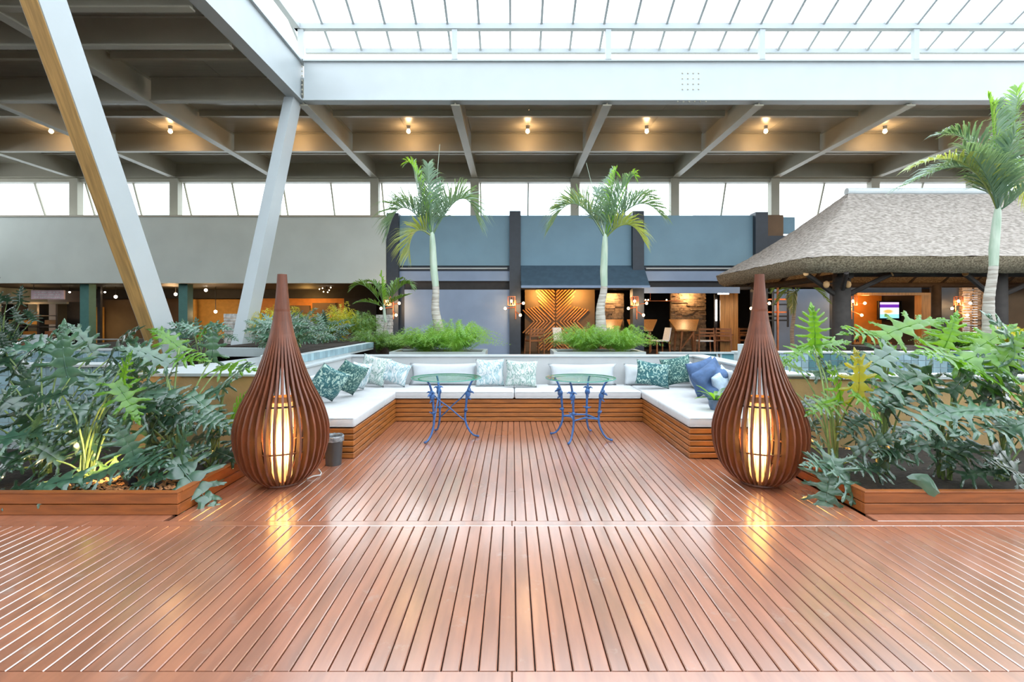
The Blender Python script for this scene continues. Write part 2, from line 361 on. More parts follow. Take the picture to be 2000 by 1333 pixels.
# slanted columns
def slant(y0, y1, z1, label):
    r = empty('slanted_column', (-4.85, y0, 0), label=label, cat='column', group='slanted white steel columns')
    d = .42; x0, x1 = -4.95, -4.75
    a = [V((x0, y0, -.03)), V((x1, y0, -.03)), V((x1, y0+d, -.03)), V((x0, y0+d, -.03))]
    b = [V((x0, y1, z1)), V((x1, y1, z1)), V((x1, y1+d, z1)), V((x0, y1+d, z1))]
    MB().hull(a, b).build('shaft', M['steel'], r)
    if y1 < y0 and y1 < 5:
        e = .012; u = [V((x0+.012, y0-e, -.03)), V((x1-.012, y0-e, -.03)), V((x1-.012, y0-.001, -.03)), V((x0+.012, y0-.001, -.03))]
        MB().hull(u, [V((p.x, p.y-y0+y1, z1)) for p in u]).build('ochre_front', M['ochre_face'], r)  # thin streaked ochre panel on the front face, near column only
    MB().box(x0-.08, x1+.08, y0-.1, y0+d+.1, -.034, .03).build('base_plate', M['steel'], r)
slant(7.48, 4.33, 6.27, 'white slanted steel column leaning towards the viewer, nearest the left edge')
slant(8.60, 11.12, 6.27, 'white slanted steel column behind the left teardrop lamp, leaning away')

# upstand frame below the skylight
fr = empty('skylight_upstand', (6, 11.35, 7.18), label='white steel rail on short posts above the long girder', cat='railing')
MB().box(-4.8, 18, 11.27, 11.4, 7.84, 7.96).build('rail', M['steel'], fr)
MB().box(-4.8, -4.67, -4, 11.4, 7.84, 7.96).build('rail', M['steel'], fr)
for x in RX:
    if x > -5: MB().box(x-.06, x+.06, 11.29, 11.39, 7.17, 7.85).build('post', M['steel'], fr)
for y in (8, 4.6, 1.2): MB().box(-4.79, -4.68, y-.06, y+.06, 7.17, 7.85).build('post', M['steel'], fr)

# skylight
sk = MB().box(-4.8, 18, 11.88, 11.96, 7.62, 7.72).build('window_1', M['steel'], kind='structure')
slope = [(11.9, 7.70), (5.3, 10.5), (-3.5, 8.3)]
xs = [-4.87+.69*k for k in range(34)]
for (y0, z0), (y1, z1) in zip(slope[:-1], slope[1:]):
    L_ = MB(); L_.bar((0, y0, z0), (0, y1, z1), .05, .08); me = L_.mesh('glazing_bar', M['steel'])
    pm = MB(); pm.bar((0, y0, z0+.03), (0, y1, z1+.03), .64, .008); pme = pm.mesh('glass_pane', M['skyglass'])
    for x in xs:
        inst('glazing_bar', me, sk, V((x, 0, 0))-sk.location); inst('glass_pane', pme, sk, V((x+.345, 0, 0))-sk.location)
MB().box(-4.87, 18, 5.24, 5.36, 10.4, 10.5).build('ridge_bar', M['steel'], sk)

# clerestory glazing
cl = MB().box(-19, 18, 17.45, 17.7, 6.1, 6.22).build('window_2', M['steel2'], kind='structure')
for x in RX:
    MB().box(x-.14, x+.14, 17.35, 17.6, 4.3, 6.2).build('post', M['steel2'], cl)
    for q in (0, .5):
        MB().bar((x+.18+q*3.3, 17.62, 6.15), (x+.18+q*3.3, 18.3, 4.4), .05, .05).build('mullion', M['steel2'], cl)
        MB().bar((x+.18+q*3.3+.85, 17.62, 6.15), (x+.18+q*3.3+.85, 18.3, 4.4), 1.62, .01).build('glass_pane', M['glass'], cl)
# hazy hills beyond
hm = MB(); n = 60
tops = [(-60+k*2.2, 13+2.0*sin(k*.35)+1.6*sin(k*.13+2)+.5*sin(k*1.3)) for k in range(n)]
for (xa, za), (xb, zb) in zip(tops[:-1], tops[1:]):
    hm.add([(xa, 62, -.2), (xb, 62, -.2), (xb, 70, zb), (xa, 70, za), (xa, 90, -.2), (xb, 90, -.2)], [(0, 1, 2, 3), (3, 2, 5, 4)])
hm.build('hills', M['hill'], kind='structure', smooth=True)

# ================================================================== SETTING: facade
# pale fascia on the left
fb = MB().box(-19, -4.13, 16.75, 16.95, 2.6, 4.78).build('wall_left_fascia', M['fascia'], kind='structure')
MB().box(-19, -4.13, 16.7, 16.98, 4.76, 4.82).build('coping', M['steel2'], fb)
wb = MB()
def facade(px0, px1, py0, py1, y=17.0, t=.15, m='blue', nm='panel', par=None):
    a = P(px0, py0, y); b = P(px1, py1, y)
    return MB().box(a.x, b.x, y, y+t, b.z, a.z).build(nm, M[m], par)
wback = MB().box(-4.2, 9.5, 17.2, 17.3, 4.3, 4.85).build('wall_back', M['blue'], kind='structure')
for (a, b) in ((777, 995), (1017, 1233), (1258, 1474)):
    facade(a, b, 421, 519, 17.0, .1, 'blue', 'upper_panel', wback)
    facade(a, b, 530, 549, 16.98, .1, 'blue2', 'lower_strip', wback)
    facade(a, b, 519, 531, 17.08, .1, 'navy', 'slot', wback)
    facade(a+4, b-4, 523, 526, 17.0, .04, 'steel', 'slot_rail', wback)
    facade(a, b, 549, 566, 17.1, .1, 'dark', 'head_panel', wback)
facade(790, 995, 566, 705, 16.98, .1, 'blue2', 'lower_panel', wback)
facade(777, 790, 549, 705, 17.05, .1, 'navy', 'side_strip', wback)
for i, (a, b, t) in enumerate(((755, 778, 416), (995, 1017, 412), (1236, 1258, 412), (1476, 1500, 414))):
    A = P(a, t, 16.8); B = P(b, t, 16.8)
    MB().box(A.x, B.x, 16.8, 17.2, .2, A.z).build('wall_pier', M['navy'], kind='structure')
facade(1258, 1445, 561, 573, 16.85, .08, 'blue2', 'shutter_box', wback)
# right part behind the hut
wr = MB().box(8.2, 19, 17.05, 17.2, 2.5, 4.2).build('wall_right', M['navy'], kind='structure')
facade(1500, 1530, 420, 560, 17.1, .1, 'brown', 'brick_panel', wr)
facade(1512, 1620, 565, 705, 17.0, .1, 'blue2', 'blue_panel', wr)
facade(1620, 1668, 560, 705, 17.0, .1, 'navy', 'dark_panel', wr)
facade(1668, 1800, 560, 572, 17.0, .1, 'navy', 'head_panel', wr)
facade(1820, 1880, 560, 705, 17.0, .1, 'navy', 'dark_panel', wr)
facade(1668, 1740, 672, 705, 17.0, .1, 'navy', 'sill_panel', wr)
facade(1955, 2100, 560, 705, 17.6, .1, 'brown', 'brown_panel', wr)
# orange recess with timber frame and a screen
A = P(1672, 572, 17.0); B = P(1800, 672, 17.0)
facade(1660, 1830, 565, 710, 18.6, .1, 'brown', 'recess_back', wr)
facade(1600, 1722, 560, 700, 18.5, .1, 'orange', 'orange_panel', wr)
facade(1674, 1822, 572, 577, 16.9, .2, 'woodp', 'frame_head', wr)
facade(1800, 1822, 577, 700, 16.9, .3, 'woodp', 'frame_post', wr)
facade(1668, 1742, 669, 673, 16.9, .2, 'woodp', 'frame_sill', wr)
# stone strips
for (a, b) in ((1873, 1893), (1897, 1904+6), (1912, 1920)):
    st = MB()
    y = 556
    while y < 690:
        h = random.uniform(3.5, 6); q = P(a, y, 17.0); e = P(b, y+h-.6, 17.0); st.box(q.x, e.x, 16.9-random.uniform(0, .06), 17.05, e.z, q.z); y += h
    st.build('stone_strip', M['stone'], wr, kind='stuff')

# interiors behind the openings: rear walls, ceilings
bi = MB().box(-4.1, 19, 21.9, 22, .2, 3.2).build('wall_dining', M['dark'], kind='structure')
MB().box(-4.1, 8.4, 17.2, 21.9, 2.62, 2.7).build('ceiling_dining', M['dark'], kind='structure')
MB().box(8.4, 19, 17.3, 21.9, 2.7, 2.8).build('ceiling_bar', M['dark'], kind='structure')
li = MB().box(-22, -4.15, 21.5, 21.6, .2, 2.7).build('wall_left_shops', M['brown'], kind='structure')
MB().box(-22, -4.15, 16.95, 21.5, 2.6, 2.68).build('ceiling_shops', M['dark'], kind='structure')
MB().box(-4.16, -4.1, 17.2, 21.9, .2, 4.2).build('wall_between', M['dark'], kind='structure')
def lip(px0, px1, py0, py1, y, m, nm, t=.1): return facade(px0, px1, py0, py1, y, t, m, nm, li)
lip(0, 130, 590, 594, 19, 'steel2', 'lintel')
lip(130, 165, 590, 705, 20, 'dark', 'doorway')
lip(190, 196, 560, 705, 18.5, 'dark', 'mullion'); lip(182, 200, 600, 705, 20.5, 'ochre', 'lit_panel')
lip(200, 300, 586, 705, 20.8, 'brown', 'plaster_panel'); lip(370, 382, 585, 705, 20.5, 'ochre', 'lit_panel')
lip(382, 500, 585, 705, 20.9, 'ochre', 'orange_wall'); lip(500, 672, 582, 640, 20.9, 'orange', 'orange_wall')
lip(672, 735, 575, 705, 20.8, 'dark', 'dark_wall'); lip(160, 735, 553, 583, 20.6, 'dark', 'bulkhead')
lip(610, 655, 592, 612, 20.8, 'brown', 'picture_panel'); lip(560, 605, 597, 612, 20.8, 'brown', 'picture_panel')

# teal columns
for px, w_, lb in ((172, .30, 'teal column left of the nearest slanted column'), (363, .30, 'teal column right of the nearest slanted column')):
    a = P(px, 620, 17.3); MB().box(a.x-w_/2, a.x+w_/2, 17.15, 17.45, .25, 2.6).build('teal_column', M['teal'], label=lb, cat='column')

# ================================================================== low walls round the seating
ws = MB()
ws.box(-2.75, 3.05, 7.98, 8.2, -.03, .85).box(-2.75, -2.5, 5.33, 7.98, -.03, .85).box(2.83, 3.05, 5.33, 7.98, -.03, .85)
wse = ws.build('wall_seating', M['white'], kind='structure')
MB().box(-2.77, 3.07, 7.96, 8.22, .85, .87).build('coping', M['coping'], wse)
MB().box(2.81, 3.07, 5.28, 7.96, .85, .87).build('coping', M['coping'], wse); MB().box(-2.77, -2.48, 5.28, 7.96, .85, .87).build('coping', M['coping'], wse)
# tan planter walls
tl = MB().box(-3.95, -2.75, 5.3, 5.6, -.03, .85).box(-2.75, -2.5, 5.3, 5.33, -.03, .85).build('wall_left_planter', M['tan'], kind='structure')
MB().prism([(-3.97, 5.28), (-2.77, 5.28), (-2.77, 7.9), (-3.7, 7.9), (-3.97, 5.7)], .85, .88).build('ledge', M['coping'], tl)
tr = MB().box(3.05, 10, 5.3, 5.6, -.03, .82).box(2.83, 3.05, 5.3, 5.33, -.03, .82).build('wall_right_planter', M['tan'], kind='structure')
MB().box(3.07, 10, 5.28, 5.64, .82, .85).build('coping', M['coping'], tr)
# tile helper
def tiles(parent, x0, x1, z0, z1, y, p=.1, mats=('tile',), face='y', zmat=None):
    g = .006; mes = {}
    for mm in mats:
        mes[mm] = MB().box(-p/2+g/2, p/2-g/2, -.006, .006, -p/2+g/2, p/2-g/2, .002).mesh('tile', M[mm])
    nx = int(round((x1-x0)/p)); nz_ = int(round((z1-z0)/p))
    for i in range(nx):
        for j in range(nz_):
            u = x0+(i+.5)*p; z = z1-(j+.5)*p; mm = mats[0] if len(mats) == 1 else zmat(i, j)
            if face == 'y': inst('tile', mes[mm], parent, V((u, y-.004+random.uniform(-.001, .001), z))-parent.location)
            else: inst('tile', mes[mm], parent, V((y+.004, u, z))-parent.location, rot=(0, 0, R(90)))
wl = MB().box(-8.5, -4.0, 5.5, 5.75, -.03, .93).build('wall_left_tiled', M['grout'], kind='structure')
MB().box(-8.5, -3.98, 5.47, 5.78, .93, .955).build('coping', M['coping'], wl)
tiles(wl, -6.2, -4.0, .13, .93, 5.5)
w2 = MB().box(-9.5, -5.05, 7.1, 7.3, -.03, 1.0).build('wall_left_pool', M['grout'], kind='structure')
tiles(w2, -7.05, -5.05, .8, 1.0, 7.1); MB().box(-9.5, -5.03, 7.08, 7.32, 1.0, 1.02).build('coping', M['coping'], w2)
# raised tiled bed, left
bed = [(-2.6, 6.1), (-2.6, 7.94), (-4.4, 7.94), (-4.4, 7.75), (-3.6, 7.7), (-3.0, 6.1)]
bedo = MB().prism([(-2.6, 6.1), (-2.6, 9.6), (-4.6, 9.6), (-4.6, 7.8), (-3.6, 7.7), (-3.0, 6.1)], .87, 1.0).build('wall_raised_bed', M['grout'], kind='structure')
tiles(bedo, 6.1, 9.6, .9, 1.0, -2.6, face='x')
bs_ = MB().prism([(-2.72, 6.25), (-2.72, 9.5), (-4.5, 9.5), (-4.5, 7.9), (-3.5, 7.8), (-2.95, 6.25)], 1.0, 1.02).build('soil', M['soil'], bedo)
MB().prism([(-8, 7.35), (-4.62, 8.0), (-4.62, 14), (-10, 14)], -.03, .9).build('soil_bed', M['soil'], kind='structure')
MB().prism([(-4.6, 9.7), (-2.6, 9.7), (-2.6, 13.5), (-4.6, 13.5)], -.03, 1.0).build('soil_bed_back', M['soil'], kind='structure')
# pool on the right
pw = MB().box(3.12, 12, 7.0, 7.2, -.03, .97).build('wall_pool', M['grout'], kind='structure')
tiles(pw, 3.15, 8.15, .67, .97, 7.0, .1, ('tile', 'tile2'), zmat=lambda i, j: 'tile2' if (9 <= i < 18 or i > 27) and j < 3 else 'tile')
MB().box(3.1, 12, 6.98, 7.24, .97, .99).build('coping', M['coping'], pw)
bk = MB().box(3.08, 3.32, 6.7, 6.99, -.03, 1.10).build('pool_block', M['grout'], label='pale blue tiled block at the pool corner beside the right lamp', cat='block')
me = MB().box(-.056, .056, -.006, .006, -.047, .047, .002).mesh('tile', M['tile'])
for i in range(2):
    for j in range(4): inst('tile', me, bk, V((3.14+i*.12, 6.696, 1.05-j*.1))-bk.location)
MB().box(3.2, 12, 7.25, 9.3, -.03, .5).build('floor_pool', M['water'], kind='structure')
# glass pool screen behind the right end of the seating wall
sc = empty('glass_screen', (3.8, 9.4, -.03), label='low glass pool screen with white posts behind the seating wall corner', cat='screen')
for (a, b) in ((2.7, 3.74), (3.84, 4.6)): MB().box(a, b, 9.4, 9.42, -.03, .80).build('glass_panel', M['tile2'], sc)
for x in (3.76, 3.83): MB().box(x-.015, x+.015, 9.38, 9.44, -.03, .82).build('post', M['steel'], sc)
MB().box(2.7, 4.6, 9.36, 9.46, .80, .83).build('rail', M['steel'], sc)
MB().box(-3, 9, 15.9, 16.32, .1, .27).build('trim_1', M['coping'], kind='structure')

# ================================================================== timber planters
def planter(name, x0, x1, y0, y1, label, chips=0):
    r = empty(name, ((x0+x1)/2, (y0+y1)/2, 0), label=label, cat='planter')
    for (za, zb) in ((0, .075), (.081, .156)):
        MB().box(x0, x1, y0, y0+.03, za, zb, .003).build('plank', M['plant_wood'], r)
        xs_ = x1 if x0 < 0 else x0; s = -1 if x0 < 0 else 1
        MB().box(min(xs_, xs_+s*.03), max(xs_, xs_+s*.03), y0+.03, y1, za, zb, .003).build('plank', M['plant_wood'], r)
    MB().box(x0, x1, y0-.004, y0+.05, .156, .168, .002).build('top_trim', M['plant_wood'], r)
    xs_ = x1 if x0 < 0 else x0; s = -1 if x0 < 0 else 1
    MB().box(min(xs_-s*.004, xs_+s*.05), max(xs_-s*.004, xs_+s*.05), y0+.05, y1, .156, .168, .002).build('top_trim', M['plant_wood'], r)
    m = MB(); nx, ny = 24, 12; X0, X1 = x0+.03, x1-.03
    vs = [(X0+(X1-X0)*i/nx, y0+.035+(y1-y0-.04)*j/ny, .11+random.uniform(-.012, .022)) for j in range(ny+1) for i in range(nx+1)]
    m.add(vs, [(j*(nx+1)+i, j*(nx+1)+i+1, (j+1)*(nx+1)+i+1, (j+1)*(nx+1)+i) for j in range(ny) for i in range(nx)]); m.build('soil', M['soil'], r, smooth=True)
    return r
pl = planter('timber_planter', -7.4, -2.46, 3.77, 5.28, 'low timber planter of split-leaf plants on the left of the deck')
pr = planter('timber_planter', 2.61, 8.0, 3.79, 5.28, 'low timber planter of split-leaf plants on the right of the deck')
chips = MB()
for k in range(260):
    a = random.random()*2*pi; r_ = random.random()**.6*.38; c = V((-3.0+r_*cos(a)*1.3, 4.05+r_*sin(a)*.55, .135)); q = Euler((random.uniform(-.5, .5), random.uniform(-.5, .5), random.random()*6)).to_matrix()
    l_, w_ = random.uniform(.012, .03), random.uniform(.006, .012)
    chips.add([c+q@V((sx*l_, sy*w_, sz*.003)) for sz in (-1, 1) for sy in (-1, 1) for sx in (-1, 1)], [(0, 2, 3, 1), (4, 5, 7, 6), (0, 1, 5, 4), (2, 6, 7, 3), (0, 4, 6, 2), (1, 3, 7, 5)])
chips.build('bark_chips', M['bark'], pl, kind='stuff')
sp = empty('garden_spotlight', (-2.98, 3.98, .12), label='small black garden spotlight on bark chips in the left planter', cat='spotlight')
MB().tube([(-2.98, 3.98, .09), (-2.98, 3.98, .17)], .008).build('spike', M['black'], sp)
MB().tube([(-2.93, 3.96, .185), (-3.0, 4.0, .195), (-3.04, 4.03, .2)], [.032, .036, .03], 14).build('housing', M['black'], sp, smooth=True)
MB().tube([(-3.041, 4.031, .2), (-3.044, 4.033, .2)], .026, 14).build('lens', M['bulb'], sp)
l = bpy.data.lights.new('spot_beam', 'SPOT'); l.energy = 28; l.color = (1, .72, .35); l.spot_size = R(95); l.shadow_soft_size = .02
lo = bpy.data.objects.new('spot_beam', l); COL.objects.link(lo); lo.parent = sp; lo.location = (-.085, .07, .1); lo.rotation_euler = V((-.75, .35, .35)).to_track_quat('-Z', 'Y').to_euler()

# ================================================================== bench
bn = empty('corner_bench', (.1, 7.5, 0), label='U-shaped slatted timber bench base built into the deck', cat='bench')
MB().box(-2.48, -1.66, 5.34, 7.96, 0, .30).box(1.86, 2.82, 5.34, 7.96, 0, .30).box(-1.66, 1.86, 7.22, 7.96, 0, .30).build('core', M['under'], bn)
for k in range(5):
    z0 = .004+k*.0632; z1 = z0+.054
    MB().box(-1.66, 1.86, 7.19, 7.215, z0, z1, .006).build('plank', M['bench'], bn)
    MB().box(-1.655, -1.63, 5.31, 7.19, z0, z1, .006).build('plank', M['bench'], bn)
    MB().box(1.83, 1.855, 5.31, 7.19, z0, z1, .006).build('plank', M['bench'], bn)
    MB().box(-2.48, -1.632, 5.285, 5.31, z0, z1, .006).build('plank', M['bench'], bn)
    MB().box(1.832, 2.82, 5.285, 5.31, z0, z1, .006).build('plank', M['bench'], bn)
def seat(x0, x1, y0, y1, label):
    r = empty('seat_cushion', ((x0+x1)/2, (y0+y1)/2, .32), label=label, cat='cushion')
    MB().box(x0, x1, y0, y1, .32, .428, .028).build('cover', M['cushion'], r, smooth=True)
    pp = .004; z = .334; m = MB()
    m.tube([(x0+.02, y0+.001, z+.08), (x1-.02, y0+.001, z+.08)], pp, 6); m.tube([(x0+.02, y0+.001, z), (x1-.02, y0+.001, z)], pp, 6); m.build('piping', M['cushion2'], r)
seat(-2.47, -1.62, 5.28, 6.55, 'white seat cushion at the front end of the left bench wing')
seat(-2.47, -1.62, 6.555, 7.16, 'white seat cushion at the rear of the left bench wing')
seat(-2.47, .03, 7.165, 7.96, 'white seat cushion along the left half of the rear bench')
seat(.035, 1.815, 7.165, 7.96, 'white seat cushion along the right half of the rear bench')
seat(1.82, 2.81, 6.45, 7.96, 'white seat cushion at the rear corner of the right bench wing')
seat(1.82, 2.81, 5.28, 6.445, 'white seat cushion at the front end of the right bench wing')

def pillow_mesh(w_, h_, t_, m, crump=.0, seed=0):
    rg = random.Random(seed); n = 14; vs = []; fs = []
    for sgn in (1, -1):
        for j in range(n+1):
            for i in range(n+1):
                u = 2*i/n-1; v = 2*j/n-1
                pin = 1-.10*(1-abs(v)**2)*abs(u)**6; pin2 = 1-.10*(1-abs(u)**2)*abs(v)**6
                pr_ = max(0, (1-abs(u)**2.6)*(1-abs(v)**2.6))**.5
                x = u*w_/2*pin*1.0; z = v*h_/2*pin2; y = sgn*(t_/2*pr_)
                y += crump*pr_*(sin(4*u+3*v+seed)*.5+sin(7*v-3*u+seed*2)*.5)*t_
                vs.append((x, y, z))
    N1 = (n+1)**2
    for j in range(n):
        for i in range(n):
            a = j*(n+1)+i; fs.append((a, a+1, a+n+2, a+n+1)); fs.append((N1+a, N1+a+n+1, N1+a+n+2, N1+a+1))
    bm = bmesh.new(); bv = [bm.verts.new(v) for v in vs]
    for f in fs: bm.faces.new([bv[i] for i in f])
    bmesh.ops.remove_doubles(bm, verts=bm.verts, dist=.0008)
    me = bpy.data.meshes.new('pillow'); bm.to_mesh(me); bm.free(); me.materials.append(m)
    me.polygons.foreach_set('use_smooth', [True]*len(me.polygons)); return me
def pillow(px, py, Y, w_, h_, t_, m, rot, label, cat='cushion', name='throw_pillow', crump=.1, seed=1, group=None):
    o = bpy.data.objects.new(name, pillow_mesh(w_, h_, t_, M[m], crump, seed)); COL.objects.link(o); o.location = P(px, py, Y)
    o.rotation_euler = [R(a) for a in rot]; 
    zmin = min((o.matrix_basis.to_3x3()@v.co).z for v in o.data.vertices); o.location.z = .430-zmin-.004
    return tag(o, label, cat, group)
# back cushions (white)
pillow(866, 736, 7.84, 1.05, .34, .14, 'cushion2', (-8, 0, 0), 'long white back cushion behind the left glass table', name='back_cushion', crump=.05)
pillow(1137, 738, 7.84, 1.05, .33, .14, 'cushion2', (-8, 0, 0), 'long white back cushion behind the right glass table', name='back_cushion', crump=.05, seed=3)
pillow(1250, 738, 7.84, .50, .33, .14, 'cushion2', (-8, 0, 0), 'short white back cushion left of the patterned green pillow', name='back_cushion', crump=.05, seed=4)
pillow(1352, 735, 7.55, .62, .40, .13, 'cushion2', (-12, 0, 78), 'white back cushion leaning on the right wall behind the green pillows', name='back_cushion', crump=.05, seed=5)
pillow(612, 760, 6.25, .6, .36, .12, 'cushion2', (12, 0, 90), 'white back cushion on the left wall behind the dark leaf pillows', name='back_cushion', crump=.05, seed=6)
pillow(1424, 740, 6.35, .62, .42, .13, 'cushion2', (-12, 0, 84), 'white back cushion leaning on the right wall behind the blue pillows', name='back_cushion', crump=.05, seed=7)
# pillows
pillow(641, 760, 6.12, .44, .40, .17, 'print_dark', (26, 24, 58), 'dark green leaf-print pillow nearest the left lamp, slumped over', seed=2)
pillow(682, 748, 6.62, .44, .42, .17, 'print_dark2', (24, 20, 60), 'dark green leaf-print pillow second from the left lamp', seed=5)
pillow(700, 728, 7.15, .46, .40, .15, 'print_pale', (18, 8, 70), 'pale leaf-print pillow standing behind the two dark ones', seed=8)
pillow(730, 730, 7.66, .46, .44, .16, 'print_pale2', (-16, 10, -14), 'pale frond-print pillow in the left rear bench corner', seed=9)
pillow(772, 735, 7.62, .42, .34, .13, 'print_pale', (-14, 16, -6), 'pale blue leaf-print pillow beside the left rear corner pillow', seed=10)
pillow(957, 728, 7.72, .44, .42, .14, 'print_pale', (-13, 0, 4), 'pale leaf-print pillow at the rear bench middle, left of its pair', seed=11)
pillow(1018, 731, 7.60, .48, .40, .14, 'print_pale2', (-13, 2, -3), 'pale frond-print pillow at the rear bench middle, right of its pair', seed=12)
pillow(1275, 738, 7.42, .52, .36, .15, 'print_dark', (-16, 10, 6), 'dark green leaf-print pillow left of its overlapping pair on the right', seed=13)
pillow(1322, 733, 7.62, .44, .42, .15, 'print_dark2', (-14, -12, -18), 'dark green leaf-print pillow tucked into the right rear corner', seed=14)
pillow(1376, 744, 6.72, .50, .46, .17, 'navyc', (-18, -10, 28), 'plain denim blue pillow standing in the right bench wing', seed=15)
pillow(1392, 762, 6.22, .50, .42, .19, 'navyc', (-26, -24, 30), 'crumpled denim blue pillow slumped in front of the standing one', crump=.3, seed=16)
pillow(1412, 752, 6.2, .40, .36, .14, 'greyc', (-20, -20, 50), 'pale blue pillow behind the potted plant near the right lamp', seed=17)

# ================================================================== teardrop lamps
PROF = [(0, .125), (.02, .19), (.06, .25), (.117, .30), (.18, .34), (.25, .366), (.34, .388), (.421, .395), (.48, .393), (.542, .384), (.62, .362), (.694, .335), (.77, .297), (.846, .257), (.96, .208), (1.09, .163), (1.2, .128), (1.30, .101), (1.41, .078), (1.514, .063), (1.6, .055), (1.67, .049), (1.75, .043), (1.825, .038)]
def lamp(name, loc, label):
    r = empty(name, (0, 0, 0), label=label, cat='lamp')
    rib = MB(); th = .009
    dep = lambda z, rr: min(.062, rr-.012) if z > .1 else min(.062, rr*.5)
    for i in range(len(PROF)-1):
        z0, r0 = PROF[i]; z1, r1 = PROF[i+1]; z0 += .012; z1 += .012
        a0, a1 = r0-dep(z0, r0), r1-dep(z1, r1)
        t = th
        q = [(r0, -t, z0), (r0, t, z0), (r1, t, z1), (r1, -t, z1), (a0, -t, z0), (a0, t, z0), (a1, t, z1), (a1, -t, z1)]
        rib.add(q, [(0, 1, 2, 3), (4, 7, 6, 5), (0, 3, 7, 4), (1, 5, 6, 2)]+([(0, 4, 5, 1)] if i == 0 else [])+([(3, 2, 6, 7)] if i == len(PROF)-2 else []))
    me = rib.mesh('rib', M['rib'])
    for k in range(36): inst('rib', me, r, rot=(0, 0, 2*pi*(k+.5)/36))
    MB().lathe([(.155, 0), (.16, .012), (.155, .03), (.0, .03)], n=32).build('base_disc', M['rib'], r)
    def hoop(z, R_, hh, wd, m='rib'):
        MB().lathe([(R_, z), (R_, z+hh), (R_-wd, z+hh), (R_-wd, z), (R_, z)], n=36, cap=False).build('hoop', M[m], r)
    hoop(.70, .275, .012, .02, 'iron_dark'); hoop(1.51, .066, .02, .012); hoop(1.09, .108, .01, .012); hoop(.32, .328, .012, .014)
    sh = MB().lathe([(.082, .035), (.088, .2), (.09, .4), (.088, .60), (.084, .72)], n=28, cap=False).build('shade', M['shade'], r, smooth=True)
    MB().lathe([(.088, .715), (.088, .765), (.078, .765), (.078, .715), (.088, .715)], n=28, cap=False).build('shade_ring', M['woodp'], sh)
    MB().tube([(0, 0, .05), (0, 0, .2)], .012).build('lamp_holder', M['iron_dark'], r)
    b = MB().ball((0, 0, .27), .035, 12, 8, (1, 1, 1.3)).build('bulb', M['bulb'], r, smooth=True)
    m = MB()
    for k in range(8):
        a = 2*pi*k/8; m.tube([(.0905*cos(a), .0905*sin(a), .04), (.0915*cos(a), .0915*sin(a), .4), (.087*cos(a), .087*sin(a), .72)], .002, 5)
    m.build('shade_wires', M['iron_dark'], sh)
    plamp((0, 0, .34), 40, (1, .5, .17), .05, r)
    r.location = loc; return r
L1 = lamp('teardrop_lamp', (-2.02, 4.5, 0), 'tall slatted wooden teardrop floor lamp on the left side of the deck')
L2 = copytree(L1); L2.location = (2.175, 4.5, 0); L2['label'] = 'tall slatted wooden teardrop floor lamp on the right side of the deck'
# mains lead at the left lamp's foot
MB().tube([(-1.84, 4.6, .006), (-1.8, 4.64, .02), (-1.76, 4.7, .01), (-1.78, 4.78, .006), (-1.85, 4.9, .006)], .006, 6).build('power_cord', M['white'], label='short white power cord on the deck behind the left lamp', cat='cord', smooth=True)

# ================================================================== waste bin
b = empty('waste_bin', (-1.77, 5.08, 0), label='small dark grey waste bin in front of the left bench end', cat='bin')
MB().lathe([(.075, 0), (.09, .27), (.095, .275), (.095, .282), (.083, .28), (.07, .02), (.0, .02)], (-1.77, 5.08, 0), 28).build('bucket', M['bin'], b, smooth=True)
m = MB(); n = 28
pro = [(.099, .235), (.1, .278), (.09, .292), (.078, .28), (.068, .2)]
vs = [(-1.77+(r_+random.uniform(-.004, .004))*cos(2*pi*j/n), 5.08+(r_+random.uniform(-.004, .004))*sin(2*pi*j/n), z+random.uniform(-.006, .006)) for r_, z in pro for j in range(n)]
m.add(vs, [(i*n+j, i*n+(j+1) % n, (i+1)*n+(j+1) % n, (i+1)*n+j) for i in range(4) for j in range(n)]); m.build('bin_liner', M['bag'], b)

# ================================================================== iron tables
LP = [(.345, .715), (.31, .68), (.285, .63), (.262, .57), (.25, .50), (.243, .42), (.235, .34), (.228, .26), (.232, .20), (.25, .14), (.285, .075), (.325, .032), (.36, .018), (.385, .016)]
LRD = [.011, .012, .013, .015, .017, .014, .013, .013, .013, .013, .012, .011, .011, .014]
def leg(a, r):
    c, s_ = cos(a), sin(a); pt = lambda q: V((q[0]*c, q[0]*s_, q[1]))
    lg = MB().tube([pt(q) for q in LP], LRD, 10).build('leg', M['iron'], r, smooth=True)
    m = MB(); tg = V((-s_, c, 0)); rd = V((c, s_, 0))
    m.ball(pt((.262, .525)), .033, 10, 8, (1, 1, 1.3)); m.ball(pt((.275, .575)), .026, 10, 8, (1, 1, 1))
    for d in (1, -1): m.tube([pt((.27, .56)), pt((.285, .585))+tg*.035*d, pt((.285, .57))+tg*.062*d], [.012, .012, .004], 7)
    m.tube([pt((.275, .56)), pt((.32, .55)), pt((.335, .535))], [.018, .012, .005], 7)
    m.tube([pt((.25, .49)), pt((.29, .47)), pt((.30, .455))], [.014, .009, .004], 7)
    m.build('cast_head', M['iron'], lg, smooth=True); m = MB()
    m.ball(pt((.236, .33)), .024, 9, 7)
    for d in (1, -1): m.tube([pt((.238, .33)), pt((.25, .33))+tg*.03*d, pt((.25, .345))+tg*.055*d], [.009, .008, .003], 6)
    m.build('cast_leaf', M['iron'], lg, smooth=True)
    MB().ball(pt((.383, .015)), .0145, 8, 6, (1.3, 1.3, 1)).build('toe', M['iron'], lg, smooth=True)
